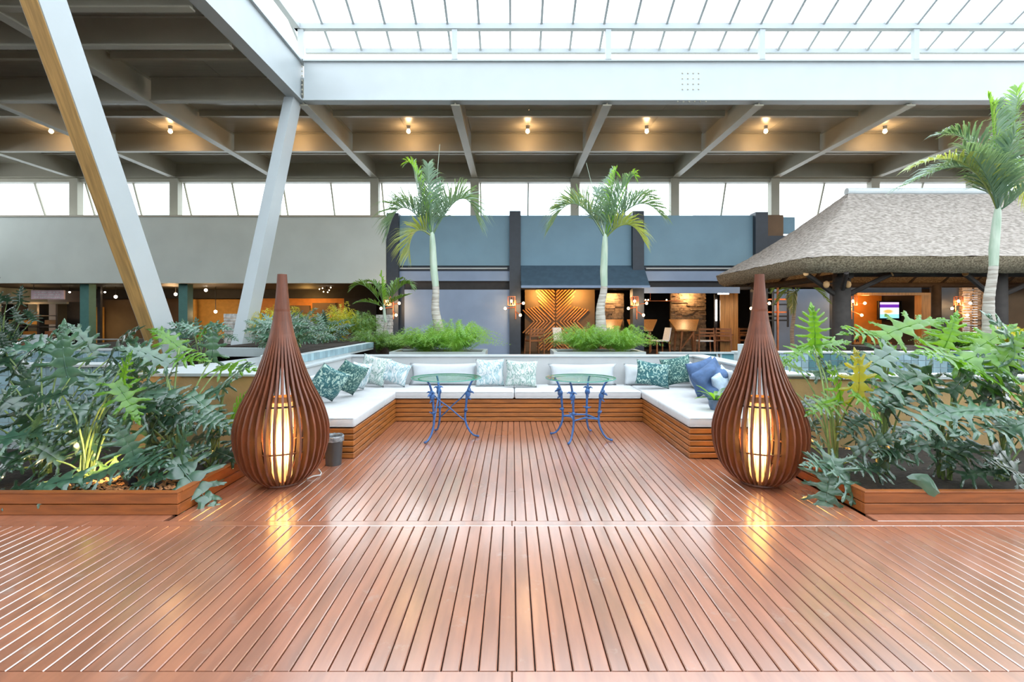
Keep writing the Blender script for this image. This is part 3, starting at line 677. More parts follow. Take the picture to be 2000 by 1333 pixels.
def top(r, rad=.425):
    g = MB().lathe([(.001, .72), (rad-.004, .72), (rad, .724), (rad, .730), (rad-.004, .734), (.001, .734)], n=64).build('glass_top', M['glass_t'], r)
    MB().lathe([(rad+.0005, .722), (rad+.0015, .727), (rad+.0005, .732), (rad-.006, .732), (rad-.006, .722), (rad+.0005, .722)], n=64, cap=False).build('glass_edge', M['gedge'], g)
    MB().lathe([(.345, .7145), (.345, .7195), (.325, .7195), (.325, .7145), (.345, .7145)], n=48, cap=False).build('rim_ring', M['gedge'], r)
t1 = empty('glass_table', (0, 0, 0), label='round glass table on three blue cast-iron legs with crossed stays, left', cat='table')
A3 = [R(-122), R(0), R(118)]
for a in A3: leg(a, t1)
for i in range(3):
    a, b_ = A3[i], A3[(i+1) % 3]; p = V((.25*cos(a), .25*sin(a), .56)); q = V((.232*cos(b_), .232*sin(b_), .20)); mid = (p+q)/2*1
    m = MB(); m.tube([p, p*.8+q*.2+V((0, 0, -.015)), mid, p*.2+q*.8+V((0, 0, -.005)), q], .0085, 8); m.build('stay', M['iron'], t1, smooth=True)
top(t1); t1.location = (-.80, 6.24, 0)
t2 = empty('glass_table', (0, 0, 0), label='round glass table on four blue cast-iron legs with low stretchers, right', cat='table')
A4 = [R(153), R(-118), R(63), R(-27)]
for a in A4: leg(a, t2)
order = [R(153), R(63), R(-27), R(-118)]
for i in range(4):
    a, b_ = order[i], order[(i+1) % 4]; p = V((.228*cos(a), .228*sin(a), .245)); q = V((.228*cos(b_), .228*sin(b_), .245)); c = (p+q)/2*.72; c.z = .262
    MB().tube([p, p*.6+c*.4+V((0, 0, .0)), c, q*.6+c*.4, q], [.011, .009, .013, .009, .011], 8).build('stretcher', M['iron'], t2, smooth=True)
top(t2); t2.location = (.83, 6.21, 0)

# ================================================================== foliage
def philo(seed, lobes=8, curl=1.0):
    rg = random.Random(seed*7+1); m = MB(); wmax = .50
    def mid(t): return V((0.04*sin(2.5*t+seed), t, .05*t-.26*curl*t*t))
    nl = lobes
    for sgn in (1, -1):
        for k in range(nl+1):
            u = k/nl; t = max(0, -.03+.90*u**.92); sp_ = .90/nl
            prof = (.70+.36*sin(pi*min(1, u*.8+.18)))*(1-.66*u**2)
            ln = wmax*prof*rg.uniform(.86, 1.12)
            ang = R(-48+u*135) if u < .3 else R(-7+(u-.3)*92)
            ang += R(rg.uniform(-6, 6))
            d = V((cos(ang)*sgn, sin(ang), 0)); b0 = mid(t); nrm = V((-d.y, d.x, 0))*sgn
            drp = rg.uniform(.10, .30)*curl; lift = rg.uniform(.12, .24); row = []
            segs = [(0, .54), (.16, .60), (.30, .46), (.42, .23), (.60, .21), (.80, .22), (.93, .13), (1, .012)]
            for q, wd in segs:
                c = b0+d*ln*q+V((0, 0, lift*ln*q-drp*ln*q*q*1.5+rg.uniform(-.006, .006)))
                bend = nrm*(.13*ln*q*q); ww = sp_*wd*1.08
                rip = .02*sin(q*9+k)*(q > .3)
                row.append((c+bend-nrm*ww+V((0, 0, rip-.012*q)), c+bend+V((0, 0, .014)), c+bend+nrm*ww-V((0, 0, rip+.012*q))))
                if q in (.60, .80) and ln > .25:      # a side tooth on the finger
                    for e in (1, -1):
                        tip = c+bend+e*nrm*(ww+.035*(1.2-q))+d*.045-V((0, 0, .015)); m.add([c+bend+e*nrm*ww*.9-d*.012, tip, c+bend+e*nrm*ww*.7+d*.03], [(0, 1, 2)])
            vs = [v for tri in row for v in tri]
            m.add(vs, [(i*3+j, i*3+j+1, i*3+j+4, i*3+j+3) if sgn > 0 else (i*3+j, i*3+j+3, i*3+j+4, i*3+j+1) for i in range(len(row)-1) for j in range(2)])
    row = []
    for q, wd in ((0, .045), (.3, .05), (.6, .045), (.85, .025), (1, .004)):
        c = mid(.84+.24*q); row.append((c+V((-wd, 0, 0)), c+V((0, 0, .008)), c+V((wd, 0, 0))))
    m.add([v for t_ in row for v in t_], [(i*3+j, i*3+j+1, i*3+j+4, i*3+j+3) for i in range(4) for j in range(2)])
    m.tube([mid(t/6)+V((0, 0, .012)) for t in range(7)], [.014, .012, .01, .008, .006, .004, .002], 5)
    return m
LEAF = {}
for mk in ('leaf', 'leafdark', 'leaflime', 'leafyel'):
    LEAF[mk] = [philo(s, 5+s % 3, .7+.25*(s % 4)).mesh('leaf', M[mk], True) for s in range(5 if mk != 'leafyel' else 2)]
def leaf_mtx(p, d, n, s):
    d = d.normalized(); n = (n-n.dot(d)*d).normalized(); x = d.cross(n)
    m = Matrix((x, d, n)).transposed().to_4x4(); m = Matrix.Translation(p)@m@Matrix.Diagonal((s, s, s, 1)); return m
def stalk_mesh(a, b, r0=.009, r1=.006, sag=.1, bulge=0):
    L = (b-a).length; pts = []
    for i in range(7):
        t = i/6; p = a.lerp(b, t); hd = V((b.x-a.x, b.y-a.y, 0))
        p -= hd*(.35*sin(pi*t)*.5); p.z += L*.10*sin(pi*t)*1.0; pts.append(p)
    return MB().tube(pts, [r0+(r1-r0)*i/6 for i in range(7)], 6)
class Plant:
    def __init__(s, name, base, label, group=None, stalkm='stalk'):
        s.r = empty(name, base, label=label, cat='plant', group=group); s.b = V(base); s.sm = stalkm
    def leaf(s, p, ang, size, mk='leaf', fwd=.25, n=(0, -.5, .87), stalk=True, rg=random):
        p = V(p); a = R(ang); size *= 1.1; d = V((cos(a), -fwd, sin(a)))
        m = leaf_mtx(p-s.b, d, V(n), size); inst('leaf', rg.choice(LEAF[mk]), s.r, mtx=m)
        if stalk:
            a0 = s.b+V((rg.uniform(-.05, .05), rg.uniform(-.05, .05), 0)); stalk_mesh(a0, p).build('stalk', M[s.sm], s.r, smooth=True)
def plants(bases, leaves, nm, labels):
    ps = [Plant(nm, b, l) for b, l in zip(bases, labels)]
    for (px, py, Y, ang, size, mk, *rest) in leaves:
        p = P(px, py, Y); q = min(ps, key=lambda t: abs(t.b.x-p.x)+.6*abs(t.b.y-p.y))
        kw = {}
        if rest: kw['fwd'] = rest[0]
        q.leaf(p, ang, size, mk, **kw)
    return ps
Lf, Ld, Ll, Ly = 'leaf', 'leafdark', 'leaflime', 'leafyel'
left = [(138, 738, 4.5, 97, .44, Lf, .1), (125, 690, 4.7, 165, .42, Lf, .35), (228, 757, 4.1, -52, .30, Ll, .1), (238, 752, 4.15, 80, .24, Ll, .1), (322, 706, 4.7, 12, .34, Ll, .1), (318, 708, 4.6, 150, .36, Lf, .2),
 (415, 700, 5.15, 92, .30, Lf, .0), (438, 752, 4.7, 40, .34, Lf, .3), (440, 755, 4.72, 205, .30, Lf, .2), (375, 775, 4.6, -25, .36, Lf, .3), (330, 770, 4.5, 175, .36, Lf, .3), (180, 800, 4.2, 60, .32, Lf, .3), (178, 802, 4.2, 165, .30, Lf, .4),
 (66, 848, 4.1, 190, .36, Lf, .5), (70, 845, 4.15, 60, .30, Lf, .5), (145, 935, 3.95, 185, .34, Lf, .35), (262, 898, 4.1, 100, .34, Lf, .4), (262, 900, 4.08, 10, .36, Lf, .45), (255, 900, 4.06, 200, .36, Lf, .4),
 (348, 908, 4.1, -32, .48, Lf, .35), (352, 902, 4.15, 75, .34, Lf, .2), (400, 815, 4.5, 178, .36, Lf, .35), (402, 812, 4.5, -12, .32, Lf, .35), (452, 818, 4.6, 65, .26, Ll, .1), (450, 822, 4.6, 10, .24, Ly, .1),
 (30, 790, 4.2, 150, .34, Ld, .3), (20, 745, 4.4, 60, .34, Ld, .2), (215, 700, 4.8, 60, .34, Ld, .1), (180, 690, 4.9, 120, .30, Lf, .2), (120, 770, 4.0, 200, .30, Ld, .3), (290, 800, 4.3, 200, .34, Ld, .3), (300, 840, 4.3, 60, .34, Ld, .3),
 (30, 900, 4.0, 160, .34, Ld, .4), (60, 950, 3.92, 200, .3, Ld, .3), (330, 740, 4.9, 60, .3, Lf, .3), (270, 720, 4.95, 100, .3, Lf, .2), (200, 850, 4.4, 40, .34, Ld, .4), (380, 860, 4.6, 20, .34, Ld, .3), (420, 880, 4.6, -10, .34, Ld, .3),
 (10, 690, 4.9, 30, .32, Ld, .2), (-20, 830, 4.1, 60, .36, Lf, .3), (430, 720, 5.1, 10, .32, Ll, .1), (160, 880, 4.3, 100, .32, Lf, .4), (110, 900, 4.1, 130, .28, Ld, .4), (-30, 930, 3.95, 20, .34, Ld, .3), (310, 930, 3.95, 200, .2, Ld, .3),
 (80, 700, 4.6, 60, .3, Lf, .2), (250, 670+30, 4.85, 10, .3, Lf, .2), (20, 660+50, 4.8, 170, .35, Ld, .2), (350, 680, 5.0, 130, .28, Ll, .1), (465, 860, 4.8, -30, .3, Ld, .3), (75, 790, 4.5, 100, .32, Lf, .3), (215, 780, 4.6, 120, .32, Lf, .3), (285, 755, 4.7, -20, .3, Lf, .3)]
lb = ['split-leaf philodendron at the far left of the left planter', 'split-leaf philodendron above the spotlight in the left planter', 'split-leaf philodendron in the middle of the left planter', 'split-leaf philodendron beside the left lamp hanging over the planter edge']
PL = plants([(-4.0, 4.35, .1), (-3.5, 4.2, .1), (-2.95, 4.5, .1), (-2.68, 4.62, .1)], left, 'split_leaf_philodendron', lb)
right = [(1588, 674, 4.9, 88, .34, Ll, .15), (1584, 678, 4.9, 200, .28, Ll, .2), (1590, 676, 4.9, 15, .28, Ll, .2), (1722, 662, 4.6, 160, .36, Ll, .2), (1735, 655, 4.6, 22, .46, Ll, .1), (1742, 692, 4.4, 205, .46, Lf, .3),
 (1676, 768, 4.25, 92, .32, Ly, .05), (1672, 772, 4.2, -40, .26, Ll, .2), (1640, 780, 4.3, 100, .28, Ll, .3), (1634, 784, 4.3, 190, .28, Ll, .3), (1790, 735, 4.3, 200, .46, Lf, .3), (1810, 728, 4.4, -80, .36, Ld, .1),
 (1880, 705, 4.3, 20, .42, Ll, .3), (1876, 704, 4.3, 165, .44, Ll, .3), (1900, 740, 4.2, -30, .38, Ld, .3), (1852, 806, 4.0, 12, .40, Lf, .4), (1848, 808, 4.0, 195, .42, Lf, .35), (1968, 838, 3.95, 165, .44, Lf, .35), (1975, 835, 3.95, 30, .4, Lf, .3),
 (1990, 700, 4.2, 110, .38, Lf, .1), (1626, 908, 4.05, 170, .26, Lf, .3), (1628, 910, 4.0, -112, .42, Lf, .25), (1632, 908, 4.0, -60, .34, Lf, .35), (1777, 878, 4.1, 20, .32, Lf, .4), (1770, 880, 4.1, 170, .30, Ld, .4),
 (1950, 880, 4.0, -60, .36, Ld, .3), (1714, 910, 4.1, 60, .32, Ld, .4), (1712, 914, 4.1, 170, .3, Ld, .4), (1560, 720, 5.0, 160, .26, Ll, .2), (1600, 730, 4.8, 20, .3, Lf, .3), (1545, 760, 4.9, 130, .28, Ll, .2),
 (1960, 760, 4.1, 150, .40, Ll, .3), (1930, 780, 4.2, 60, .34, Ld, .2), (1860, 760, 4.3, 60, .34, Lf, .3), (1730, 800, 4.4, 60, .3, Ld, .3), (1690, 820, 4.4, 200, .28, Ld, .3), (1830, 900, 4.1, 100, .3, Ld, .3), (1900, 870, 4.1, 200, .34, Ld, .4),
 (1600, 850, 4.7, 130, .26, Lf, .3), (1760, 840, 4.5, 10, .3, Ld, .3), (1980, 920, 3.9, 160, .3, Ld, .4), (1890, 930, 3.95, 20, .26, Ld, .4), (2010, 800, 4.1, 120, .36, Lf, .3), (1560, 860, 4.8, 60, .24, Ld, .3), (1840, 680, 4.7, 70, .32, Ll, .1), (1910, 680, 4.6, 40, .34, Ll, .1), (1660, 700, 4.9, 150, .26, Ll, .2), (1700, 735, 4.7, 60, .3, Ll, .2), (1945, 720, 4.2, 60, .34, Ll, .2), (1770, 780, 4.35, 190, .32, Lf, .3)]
lb = ['split-leaf philodendron beside the right lamp drooping over the deck', 'split-leaf philodendron left of centre in the right planter with a yellowing leaf', 'split-leaf philodendron in the middle of the right planter with lime upper leaves', 'split-leaf philodendron at the right edge of the right planter']
rp = plants([(2.82, 4.5, .1), (3.2, 4.45, .1), (3.62, 4.3, .1), (4.05, 4.25, .1)], right, 'split_leaf_philodendron', lb)
rg = random.Random(77)
for (x0, x1, grp) in ((-5.4, -2.55, PL), (2.7, 5.2, rp)):
    for k in range(26 if x0 < 0 else 14):
        x = rg.uniform(x0, x1); y = rg.uniform(4.15, 5.1); top_ = .28+.62*(y-3.9)/1.3; z = rg.uniform(.2, .35+top_*.8)
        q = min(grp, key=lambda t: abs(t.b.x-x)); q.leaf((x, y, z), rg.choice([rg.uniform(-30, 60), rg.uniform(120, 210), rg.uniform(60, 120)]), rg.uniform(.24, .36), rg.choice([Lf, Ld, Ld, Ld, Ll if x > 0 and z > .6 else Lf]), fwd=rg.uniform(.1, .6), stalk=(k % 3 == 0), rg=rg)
# one rounded leaf hanging over the right planter's edge
m = MB(); c0 = P(1772, 935, 3.85); c1 = P(1832, 962, 3.74); d = (c1-c0).normalized(); rows = []
for q, wd in ((0, .01), (.2, .035), (.45, .05), (.7, .075), (.88, .06), (1, .012)):
    c = c0.lerp(c1, q)+V((0, 0, .03*sin(pi*q))); rows += [c+V((0, .01, wd)), c+V((0, -.02, 0)), c+V((0, .0, -wd))]
m.add(rows, [(i*3+j, i*3+j+1, i*3+j+4, i*3+j+3) for i in range(5) for j in range(2)]); m.build('leaf', M['leaf'], rp[2].r, smooth=True)

# potted plant on the right bench
pp = Plant('potted_plant', (2.27, 5.72, .43), 'small leafy plant in a blue pot on the right bench end behind the lamp')
MB().lathe([(.05, .43), (.07, .48), (.075, .54), (.066, .545), (.06, .53), (0, .53)], (2.27, 5.72, 0), 20).build('pot', M['pot'], pp.r, smooth=True)
for k in range(16):
    a = k*2.4; e = .5+.5*random.random(); d = V((cos(a)*.9, sin(a)*.6, e)); m = MB(); b0 = V((2.27, 5.72, .53)); L = random.uniform(.26, .36); d.normalize(); s_, u = basis(d); rows = []
    for q, wd in ((0, .006), (.25, .014), (.5, .024), (.8, .019), (1, .002)):
        c = b0+d*L*q+V((0, 0, -.12*q*q)); rows += [c-s_*wd, c-u*.003, c+s_*wd]
    m.add(rows, [(i*3+j, i*3+j+1, i*3+j+4, i*3+j+3) for i in range(4) for j in range(2)]); m.build('leaf', M['leaflime' if k % 3 else 'leaf'], pp.r, smooth=True)

# ---- palms
def bez(a, b, c, n): return [(a*(1-t)**2+b*2*t*(1-t)+c*t*t) for t in [i/n for i in range(n+1)]]
def frond(pts, L, n, rg, r0=.012, spread=.5, lift=.75, wid=.02, start=.12):
    m = MB(); N = len(pts)-1; m.tube(pts, [r0*(1-.85*i/N) for i in range(N+1)], 5)
    for k in range(n):
        t = start+(1-start)*(k+.5)/n; f = t*N; i = min(int(f), N-1); p = pts[i].lerp(pts[i+1], f-i); tg = (pts[i+1]-pts[i]).normalized()
        s_, u = basis(tg)
        if u.z < 0: u = -u
        ll = L*(.45+.55*sin(pi*min(1, t*.85+.22)))*(1-.25*t)*rg.uniform(.85, 1.1)
        for sg in (1, -1):
            d = (tg*(.55+.5*t)+u*lift*rg.uniform(.5, 1.2)*(1-.5*t)+s_*sg*spread*rg.uniform(.7, 1.3)).normalized()
            w_ = (tg-tg.dot(d)*d).normalized(); rows = []
            for q, wd in ((0, .4), (.3, 1), (.7, .7), (1, .08)):
                c = p+d*ll*q+V((0, 0, -.42*ll*q*q*q)); rows += [c-w_*wid*wd*.5, c+w_*wid*wd*.5]
            m.add(rows, [(0, 1, 3, 2), (2, 3, 5, 4), (4, 5, 7, 6)])
    return m
def palm(name, base, topp, crown, r0, r1, fr, Y, label, L=.42, n=26, spears=(), wid=.022, kl=1.0, kn=1.0, bias=.5):
    rg = random.Random(hash(base[0]) % 97 if False else int(abs(base[0])*10)); r = empty(name, base, label=label, cat='palm tree')
    b = V(base); t = V(topp); c = V(crown); pts = [b.lerp(t, i/8)+V((.02*sin(i), 0, 0)) for i in range(9)]
    m = MB(); N = 40; pp_ = []; rr = []
    for i in range(N+1):
        q = i/N*8; k = min(int(q), 7); pp_.append(pts[k].lerp(pts[k+1], q-k)); f = i/N; rr.append((r0*(1-f)**1.4+r1*(1-(1-f)**1.4))*(1.035 if i % 3 == 0 else .99))
    m.tube(pp_, rr, 14).build('trunk', M['trunk'], r, smooth=True)
    MB().tube([pp_[-1], t.lerp(c, .3), t.lerp(c, .8), c, c+V((0, 0, .05))], [r1*1.0, r1*1.12, r1*.95, r1*.7, r1*.3], 12).build('crownshaft', M['shaft'], r, smooth=True)
    for f in fr:
        (px, py, qx, qy, dY, mk) = f[:6]; nn = int((f[6] if len(f) > 6 else n)*kn); ll = (f[7] if len(f) > 7 else L)*kl
        mid = P(px, py, Y+dY*.6); tip = P(qx, qy, Y+dY); ctl = mid*2-(c+tip)*.5
        st = c-V((0, 0, .03))+ (mid-c).normalized()*.02
        frond(bez(st, ctl, tip, 12), ll, nn, rg, r0=r1*.26, wid=wid, spread=bias).build('frond', M[mk], r)
    for (qx, qy) in spears: MB().tube([c, P(qx, qy, Y)], [.008, .003], 5).build('spear_leaf', M['shaft'], r)
    return r
Y1 = 9.5
palm('palm_tree', P(857, 668, Y1), P(849, 560, Y1), P(844, 458, Y1), .105, .062,
 [(822, 395, 806, 318, .1, 'palm', 34, .40), (838, 385, 836, 320, -.2, 'palm', 34, .38), (850, 400, 862, 362, .3, 'palm', 26, .40), (898, 388, 932, 430, -.1, 'palm', 34, .46), (878, 400, 915, 390, .5, 'palm', 26, .40), (790, 405, 758, 455, -.1, 'palm', 32, .42), (805, 402, 775, 400, .5, 'palm', 26, .38), (812, 452, 797, 500, -.3, 'palmy', 24, .36), (815, 345, 795, 318, .0, 'palmg', 16, .25)],
 Y1, 'tall palm tree in the left white planter behind the bench', spears=[(859, 282)], wid=.021, kl=1.85, kn=1.7, bias=.62)
palm('palm_tree', P(1170, 668, Y1), P(1178, 560, Y1), P(1182, 462, Y1), .125, .062,
 [(1190, 395, 1200, 335, .1, 'palm', 34, .40), (1205, 390, 1235, 345, -.2, 'palm', 34, .40), (1172, 400, 1160, 370, .3, 'palm', 26, .38), (1125, 398, 1078, 440, -.1, 'palm', 34, .46), (1140, 405, 1090, 405, .5, 'palmy', 28, .40), (1240, 400, 1290, 420, -.1, 'palm', 34, .44), (1235, 390, 1270, 385, .5, 'palm', 26, .40), (1225, 438, 1258, 472, -.3, 'palmy', 26, .34), (1197, 360, 1203, 335, .0, 'palmg', 14, .22), (1225, 360, 1240, 345, 0, 'palmg', 12, .2)],
 Y1, 'tall palm tree in the right white planter behind the bench', spears=[(1145, 318)], wid=.021, kl=1.85, kn=1.7, bias=.62)
Y3 = 7.0
palm('palm_tree', P(1927, 690, 7.6), P(1938, 520, 7.5), P(1949, 408, 7.5), .10, .056,
 [(1895, 328, 1768, 362, -.1, 'palm', 46, .50), (1880, 318, 1775, 330, -.4, 'palmy', 34, .36), (1905, 290, 1840, 262, .2, 'palm', 40, .50), (1948, 290, 1945, 205, .0, 'palm', 42, .48), (1940, 250, 1930, 190, .1, 'palmg', 24, .34), (1972, 290, 1988, 190, 0, 'palm', 40, .46), (1978, 230, 1988, 172, .1, 'palmg', 24, .34), (1995, 330, 2060, 300, .2, 'palm', 40, .5), (1985, 385, 2040, 330, -.2, 'palm', 24, .34), (1960, 330, 1985, 255, -.4, 'palm', 40, .50), (1925, 340, 1880, 285, -.4, 'palm', 40, .5), (1990, 360, 2030, 420, .3, 'palmy', 30, .4)],
 7.5, 'tall palm tree at the right edge in front of the thatched hut', wid=.022, kl=1.45, kn=1.5, bias=.62)
MB().prism([(5.6, 7.25), (9.5, 7.25), (9.5, 8.6), (5.6, 8.6)], -.03, 1.0).build('soil_bed_pool', M['soil'], kind='structure')
Yp = 12
palm('small_palm', P(754, 680, Yp), P(752, 630, Yp), P(750, 598, Yp), .05, .035,
 [(715, 560, 690, 562, -.2, 'fern2', 26, .45), (720, 590, 695, 592, -.4, 'fern2', 20, .3), (785, 558, 803, 560, -.2, 'fern2', 26, .42), (746, 560, 746, 530, 0, 'palmg', 22, .25), (735, 560, 715, 550, .3, 'fern2', 24, .42), (770, 560, 785, 545, .3, 'fern2', 24, .4), (775, 585, 800, 575, -.3, 'fern2', 20, .35)],
 Yp, 'short palm with dark fronds beside the stone column left of the blue facade', wid=.03)
palm('small_palm', V((8.3, 15.2, .25)), V((8.35, 15.2, 1.6)), P(1555, 570, 15.2), .06, .05,
 [(1545, 560, 1518, 590, -.2, 'fern2', 24, .5), (1580, 558, 1618, 590, -.2, 'fern2', 24, .5), (1550, 575, 1548, 610, -.3, 'palm', 20, .4), (1575, 550, 1600, 555, .2, 'fern2', 20, .5), (1530, 555, 1512, 566, .2, 'fern2', 20, .5)],
 15.2, 'small palm with drooping fronds under the thatched roof, left of its post', wid=.035)

# ---- ferns
def fern(base, rad, hgt, nst, m, label, group=None, seed=1, name='fern', nd=16, nl=.055):
    rg = random.Random(seed); r = empty(name, base, label=label, cat='fern', group=group); mb_ = MB(); b = V(base)
    for k in range(nst):
        a = rg.random()*2*pi; rr = rad*rg.uniform(.35, 1); hh = hgt*rg.uniform(.5, 1.1)*(1.15-.6*rr/rad); o = V((cos(a), sin(a), 0)); s0 = b+o*rg.random()*rad*.3
        tip = s0+o*rr+V((0, 0, hh*.6)); ctl = s0+o*rr*.35+V((0, 0, hh*1.25)); pts = bez(s0, ctl, tip, 8)
        for i in range(8): 
            s_, u = basis(pts[i+1]-pts[i]); mb_.add([pts[i]-s_*.002, pts[i]+s_*.002, pts[i+1]+s_*.002, pts[i+1]-s_*.002], [(0, 1, 2, 3)])
        for j in range(nd):
            t = .12+.88*j/nd; f = t*8; i = min(int(f), 7); p = pts[i].lerp(pts[i+1], f-i); tg = (pts[i+1]-pts[i]).normalized(); s_, u = basis(tg); ln = nl*(1.2-.8*t)*rg.uniform(.8, 1.4)
            for sg in (1, -1, .2):
                d = (s_*sg+tg*.6+u*rg.uniform(-.5, .7)).normalized(); w_ = tg*.006
                mb_.add([p-w_, p+w_, p+d*ln*1.2], [(0, 1, 2)])
    mb_.build('fronds', M[m], r, kind='stuff'); return r
# white boxes for the two palms
for px0, px1, lab in ((760, 948, 'low white planter box under the left palm'), (1082, 1262, 'low white planter box under the right palm')):
    a = P(px0, 686, 9.05); b_ = P(px1, 686, 9.05); r = empty('planter_box', ((a.x+b_.x)/2, 9.5, -.03), label=lab, cat='planter')
    MB().box(a.x, b_.x, 9.05, 9.12, -.03, .855).box(a.x, b_.x, 9.88, 9.95, -.03, .855).box(a.x, a.x+.07, 9.12, 9.88, -.03, .855).box(b_.x-.07, b_.x, 9.12, 9.88, -.03, .855).build('box_side', M['coping'], r)
    MB().box(a.x+.07, b_.x-.07, 9.12, 9.88, .7, .82).build('soil', M['soil'], r)
fern(V((-1.6, 9.45, .82)), 0.72, 0.60, 204, 'fern', 'bright green foxtail fern at the left of the left palm base', seed=1)
fern(V((-1.05, 9.4, .82)), 0.84, 0.74, 252, 'fern', 'bright green foxtail fern at the right of the left palm base', seed=2)
fern(V((1.32, 9.4, .82)), 0.72, 0.66, 216, 'fern', 'bright green foxtail fern at the left of the right palm base', seed=3)
fern(V((1.98, 9.42, .82)), 0.74, 0.64, 216, 'fern', 'bright green foxtail fern at the right of the right palm base', seed=4)
for k, (px, py, Y, rd, hh, mk, lb) in enumerate([
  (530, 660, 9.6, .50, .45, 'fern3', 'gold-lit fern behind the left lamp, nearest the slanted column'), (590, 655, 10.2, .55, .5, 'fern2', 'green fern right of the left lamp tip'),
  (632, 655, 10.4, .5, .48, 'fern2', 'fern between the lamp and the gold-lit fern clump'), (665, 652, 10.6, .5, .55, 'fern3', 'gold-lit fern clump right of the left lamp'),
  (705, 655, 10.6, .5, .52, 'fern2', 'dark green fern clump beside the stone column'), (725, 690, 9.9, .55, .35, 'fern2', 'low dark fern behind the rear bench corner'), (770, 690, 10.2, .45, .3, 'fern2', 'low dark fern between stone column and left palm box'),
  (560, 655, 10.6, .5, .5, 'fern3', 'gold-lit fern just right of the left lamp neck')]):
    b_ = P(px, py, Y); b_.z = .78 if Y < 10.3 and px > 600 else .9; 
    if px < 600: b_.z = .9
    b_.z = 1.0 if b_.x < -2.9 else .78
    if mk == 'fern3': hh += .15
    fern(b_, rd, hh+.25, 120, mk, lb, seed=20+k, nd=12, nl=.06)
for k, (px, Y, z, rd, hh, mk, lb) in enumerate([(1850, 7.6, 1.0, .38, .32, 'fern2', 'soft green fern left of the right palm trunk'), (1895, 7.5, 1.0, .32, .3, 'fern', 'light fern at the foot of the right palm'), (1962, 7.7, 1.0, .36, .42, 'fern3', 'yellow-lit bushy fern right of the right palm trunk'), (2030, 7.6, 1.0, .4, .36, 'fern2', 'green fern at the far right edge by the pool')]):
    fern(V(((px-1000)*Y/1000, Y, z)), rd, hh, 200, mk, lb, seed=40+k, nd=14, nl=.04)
# far philodendrons in the raised bed and behind the ledge
far = []
rg = random.Random(5)
bases = [(-2.85, 6.55, 1.02), (-3.15, 7.6, 1.02), (-3.6, 8.6, 1.0), (-4.45, 7.0, .88), (-5.2, 8.3, .9), (-3.3, 9.0, 1.0), (-3.75, 8.05, 1.0), (-3.1, 7.1, 1.02)]
labs = ['blue-green philodendron in the raised tiled bed just right of the left lamp', 'blue-green philodendron in the raised tiled bed near its rear corner', 'dense philodendron at the back of the raised tiled bed', 'philodendron behind the white ledge by the slanted column foot', 'philodendron between the two slanted columns', 'philodendron behind the raised bed below the gold-lit ferns', 'philodendron filling the gap behind the white ledge left of the lamp neck', 'philodendron in the middle of the raised tiled bed behind the lamp neck']
for bi_, (b_, lb_) in enumerate(zip(bases, labs)):
    if bi_ == 3: b_ = (-4.2, 6.9, .0)
    if bi_ == 5: b_ = (-3.3, 9.1, 1.0)
    q = Plant('philodendron', b_, lb_)
    for k in range(22 if bi_ in (2, 5, 0, 1) else 14):
        a = rg.random()*2*pi; rr = rg.uniform(.05, .42) if bi_ != 0 else rg.uniform(.02, .22); z0 = 1.0 if bi_ in (3,) else b_[2]
        p = V((b_[0]+rr*cos(a), b_[1]+rr*sin(a)*.7, z0+rg.uniform(.08, .38)*(1.2-rr)))
        q.leaf(p, math.degrees(math.atan2(.25, cos(a))) + rg.uniform(-25, 25), rg.uniform(.16, .25), rg.choice([Lf, Lf, Ld, Ll if bi_ in (3, 4) else Lf]), fwd=rg.uniform(-.1, .5), stalk=(k % 2 == 0), rg=rg)

# ================================================================== thatched hut
hx0, hx1 = 5.72, 17.2; hy0, hy1 = 9.8, 14.7; hz = 2.64; rx0, rx1, ry, rz = 8.05, 15.1, 12.25, 4.46
hut = empty('thatched_hut', ((hx0+hx1)/2, (hy0+hy1)/2, .25), label='large open thatched hut with grey hipped reed roof on the right', cat='hut')
def thatch_surface(off=0):
    m = MB(); nu, nv = 96, 22; rg = random.Random(3); vs = []; loop = []
    # eave loop with rounded corners
    cr_ = .42; seq = [(hx0, hy0), (hx1, hy0), (hx1, hy1), (hx0, hy1)]
    def pt(t):
        per = [(hx0+cr_, hy0, hx1-cr_, hy0), (hx1, hy0+cr_, hx1, hy1-cr_), (hx1-cr_, hy1, hx0+cr_, hy1), (hx0, hy1-cr_, hx0, hy0+cr_)]
        return per
    lens = []; pts = []
    per = pt(0); cc = [(hx1-cr_, hy0+cr_, -90), (hx1-cr_, hy1-cr_, 0), (hx0+cr_, hy1-cr_, 90), (hx0+cr_, hy0+cr_, 180)]
    ridge = []
    for k, (xa, ya, xb, yb) in enumerate(per):
        n = 40 if k % 2 == 0 else 20
        for i in range(n):
            t = i/n; x = xa+(xb-xa)*t; y = ya+(yb-ya)*t; pts.append((x, y))
            if k == 0: ridge.append((rx0+(rx1-rx0)*t, ry))
            elif k == 2: ridge.append((rx1+(rx0-rx1)*t, ry))
            elif k == 1: ridge.append((rx1, ry))
            else: ridge.append((rx0, ry))
        cx, cy, a0 = cc[k]
        for i in range(6):
            a = R(a0+90*i/6); pts.append((cx+cr_*cos(a), cy+cr_*sin(a))); ridge.append((rx1, ry) if k in (0, 1) else (rx0, ry))
    n = len(pts); NV = 22
    for j in range(NV+1):
        t = j/NV
        for i in range(n):
            x = pts[i][0]*(1-t)+ridge[i][0]*t; y = pts[i][1]*(1-t)+ridge[i][1]*t; z = hz*(1-t)+rz*t-.10*sin(pi*t)*(1-.0)+.0
            nz_ = rg.uniform(-.014, .014)
            vs.append((x, y, z+nz_-off))
    fs = [(j*n+i, j*n+(i+1) % n, (j+1)*n+(i+1) % n, (j+1)*n+i) for j in range(NV) for i in range(n)]
    m.add(vs, fs); return m, pts, ridge
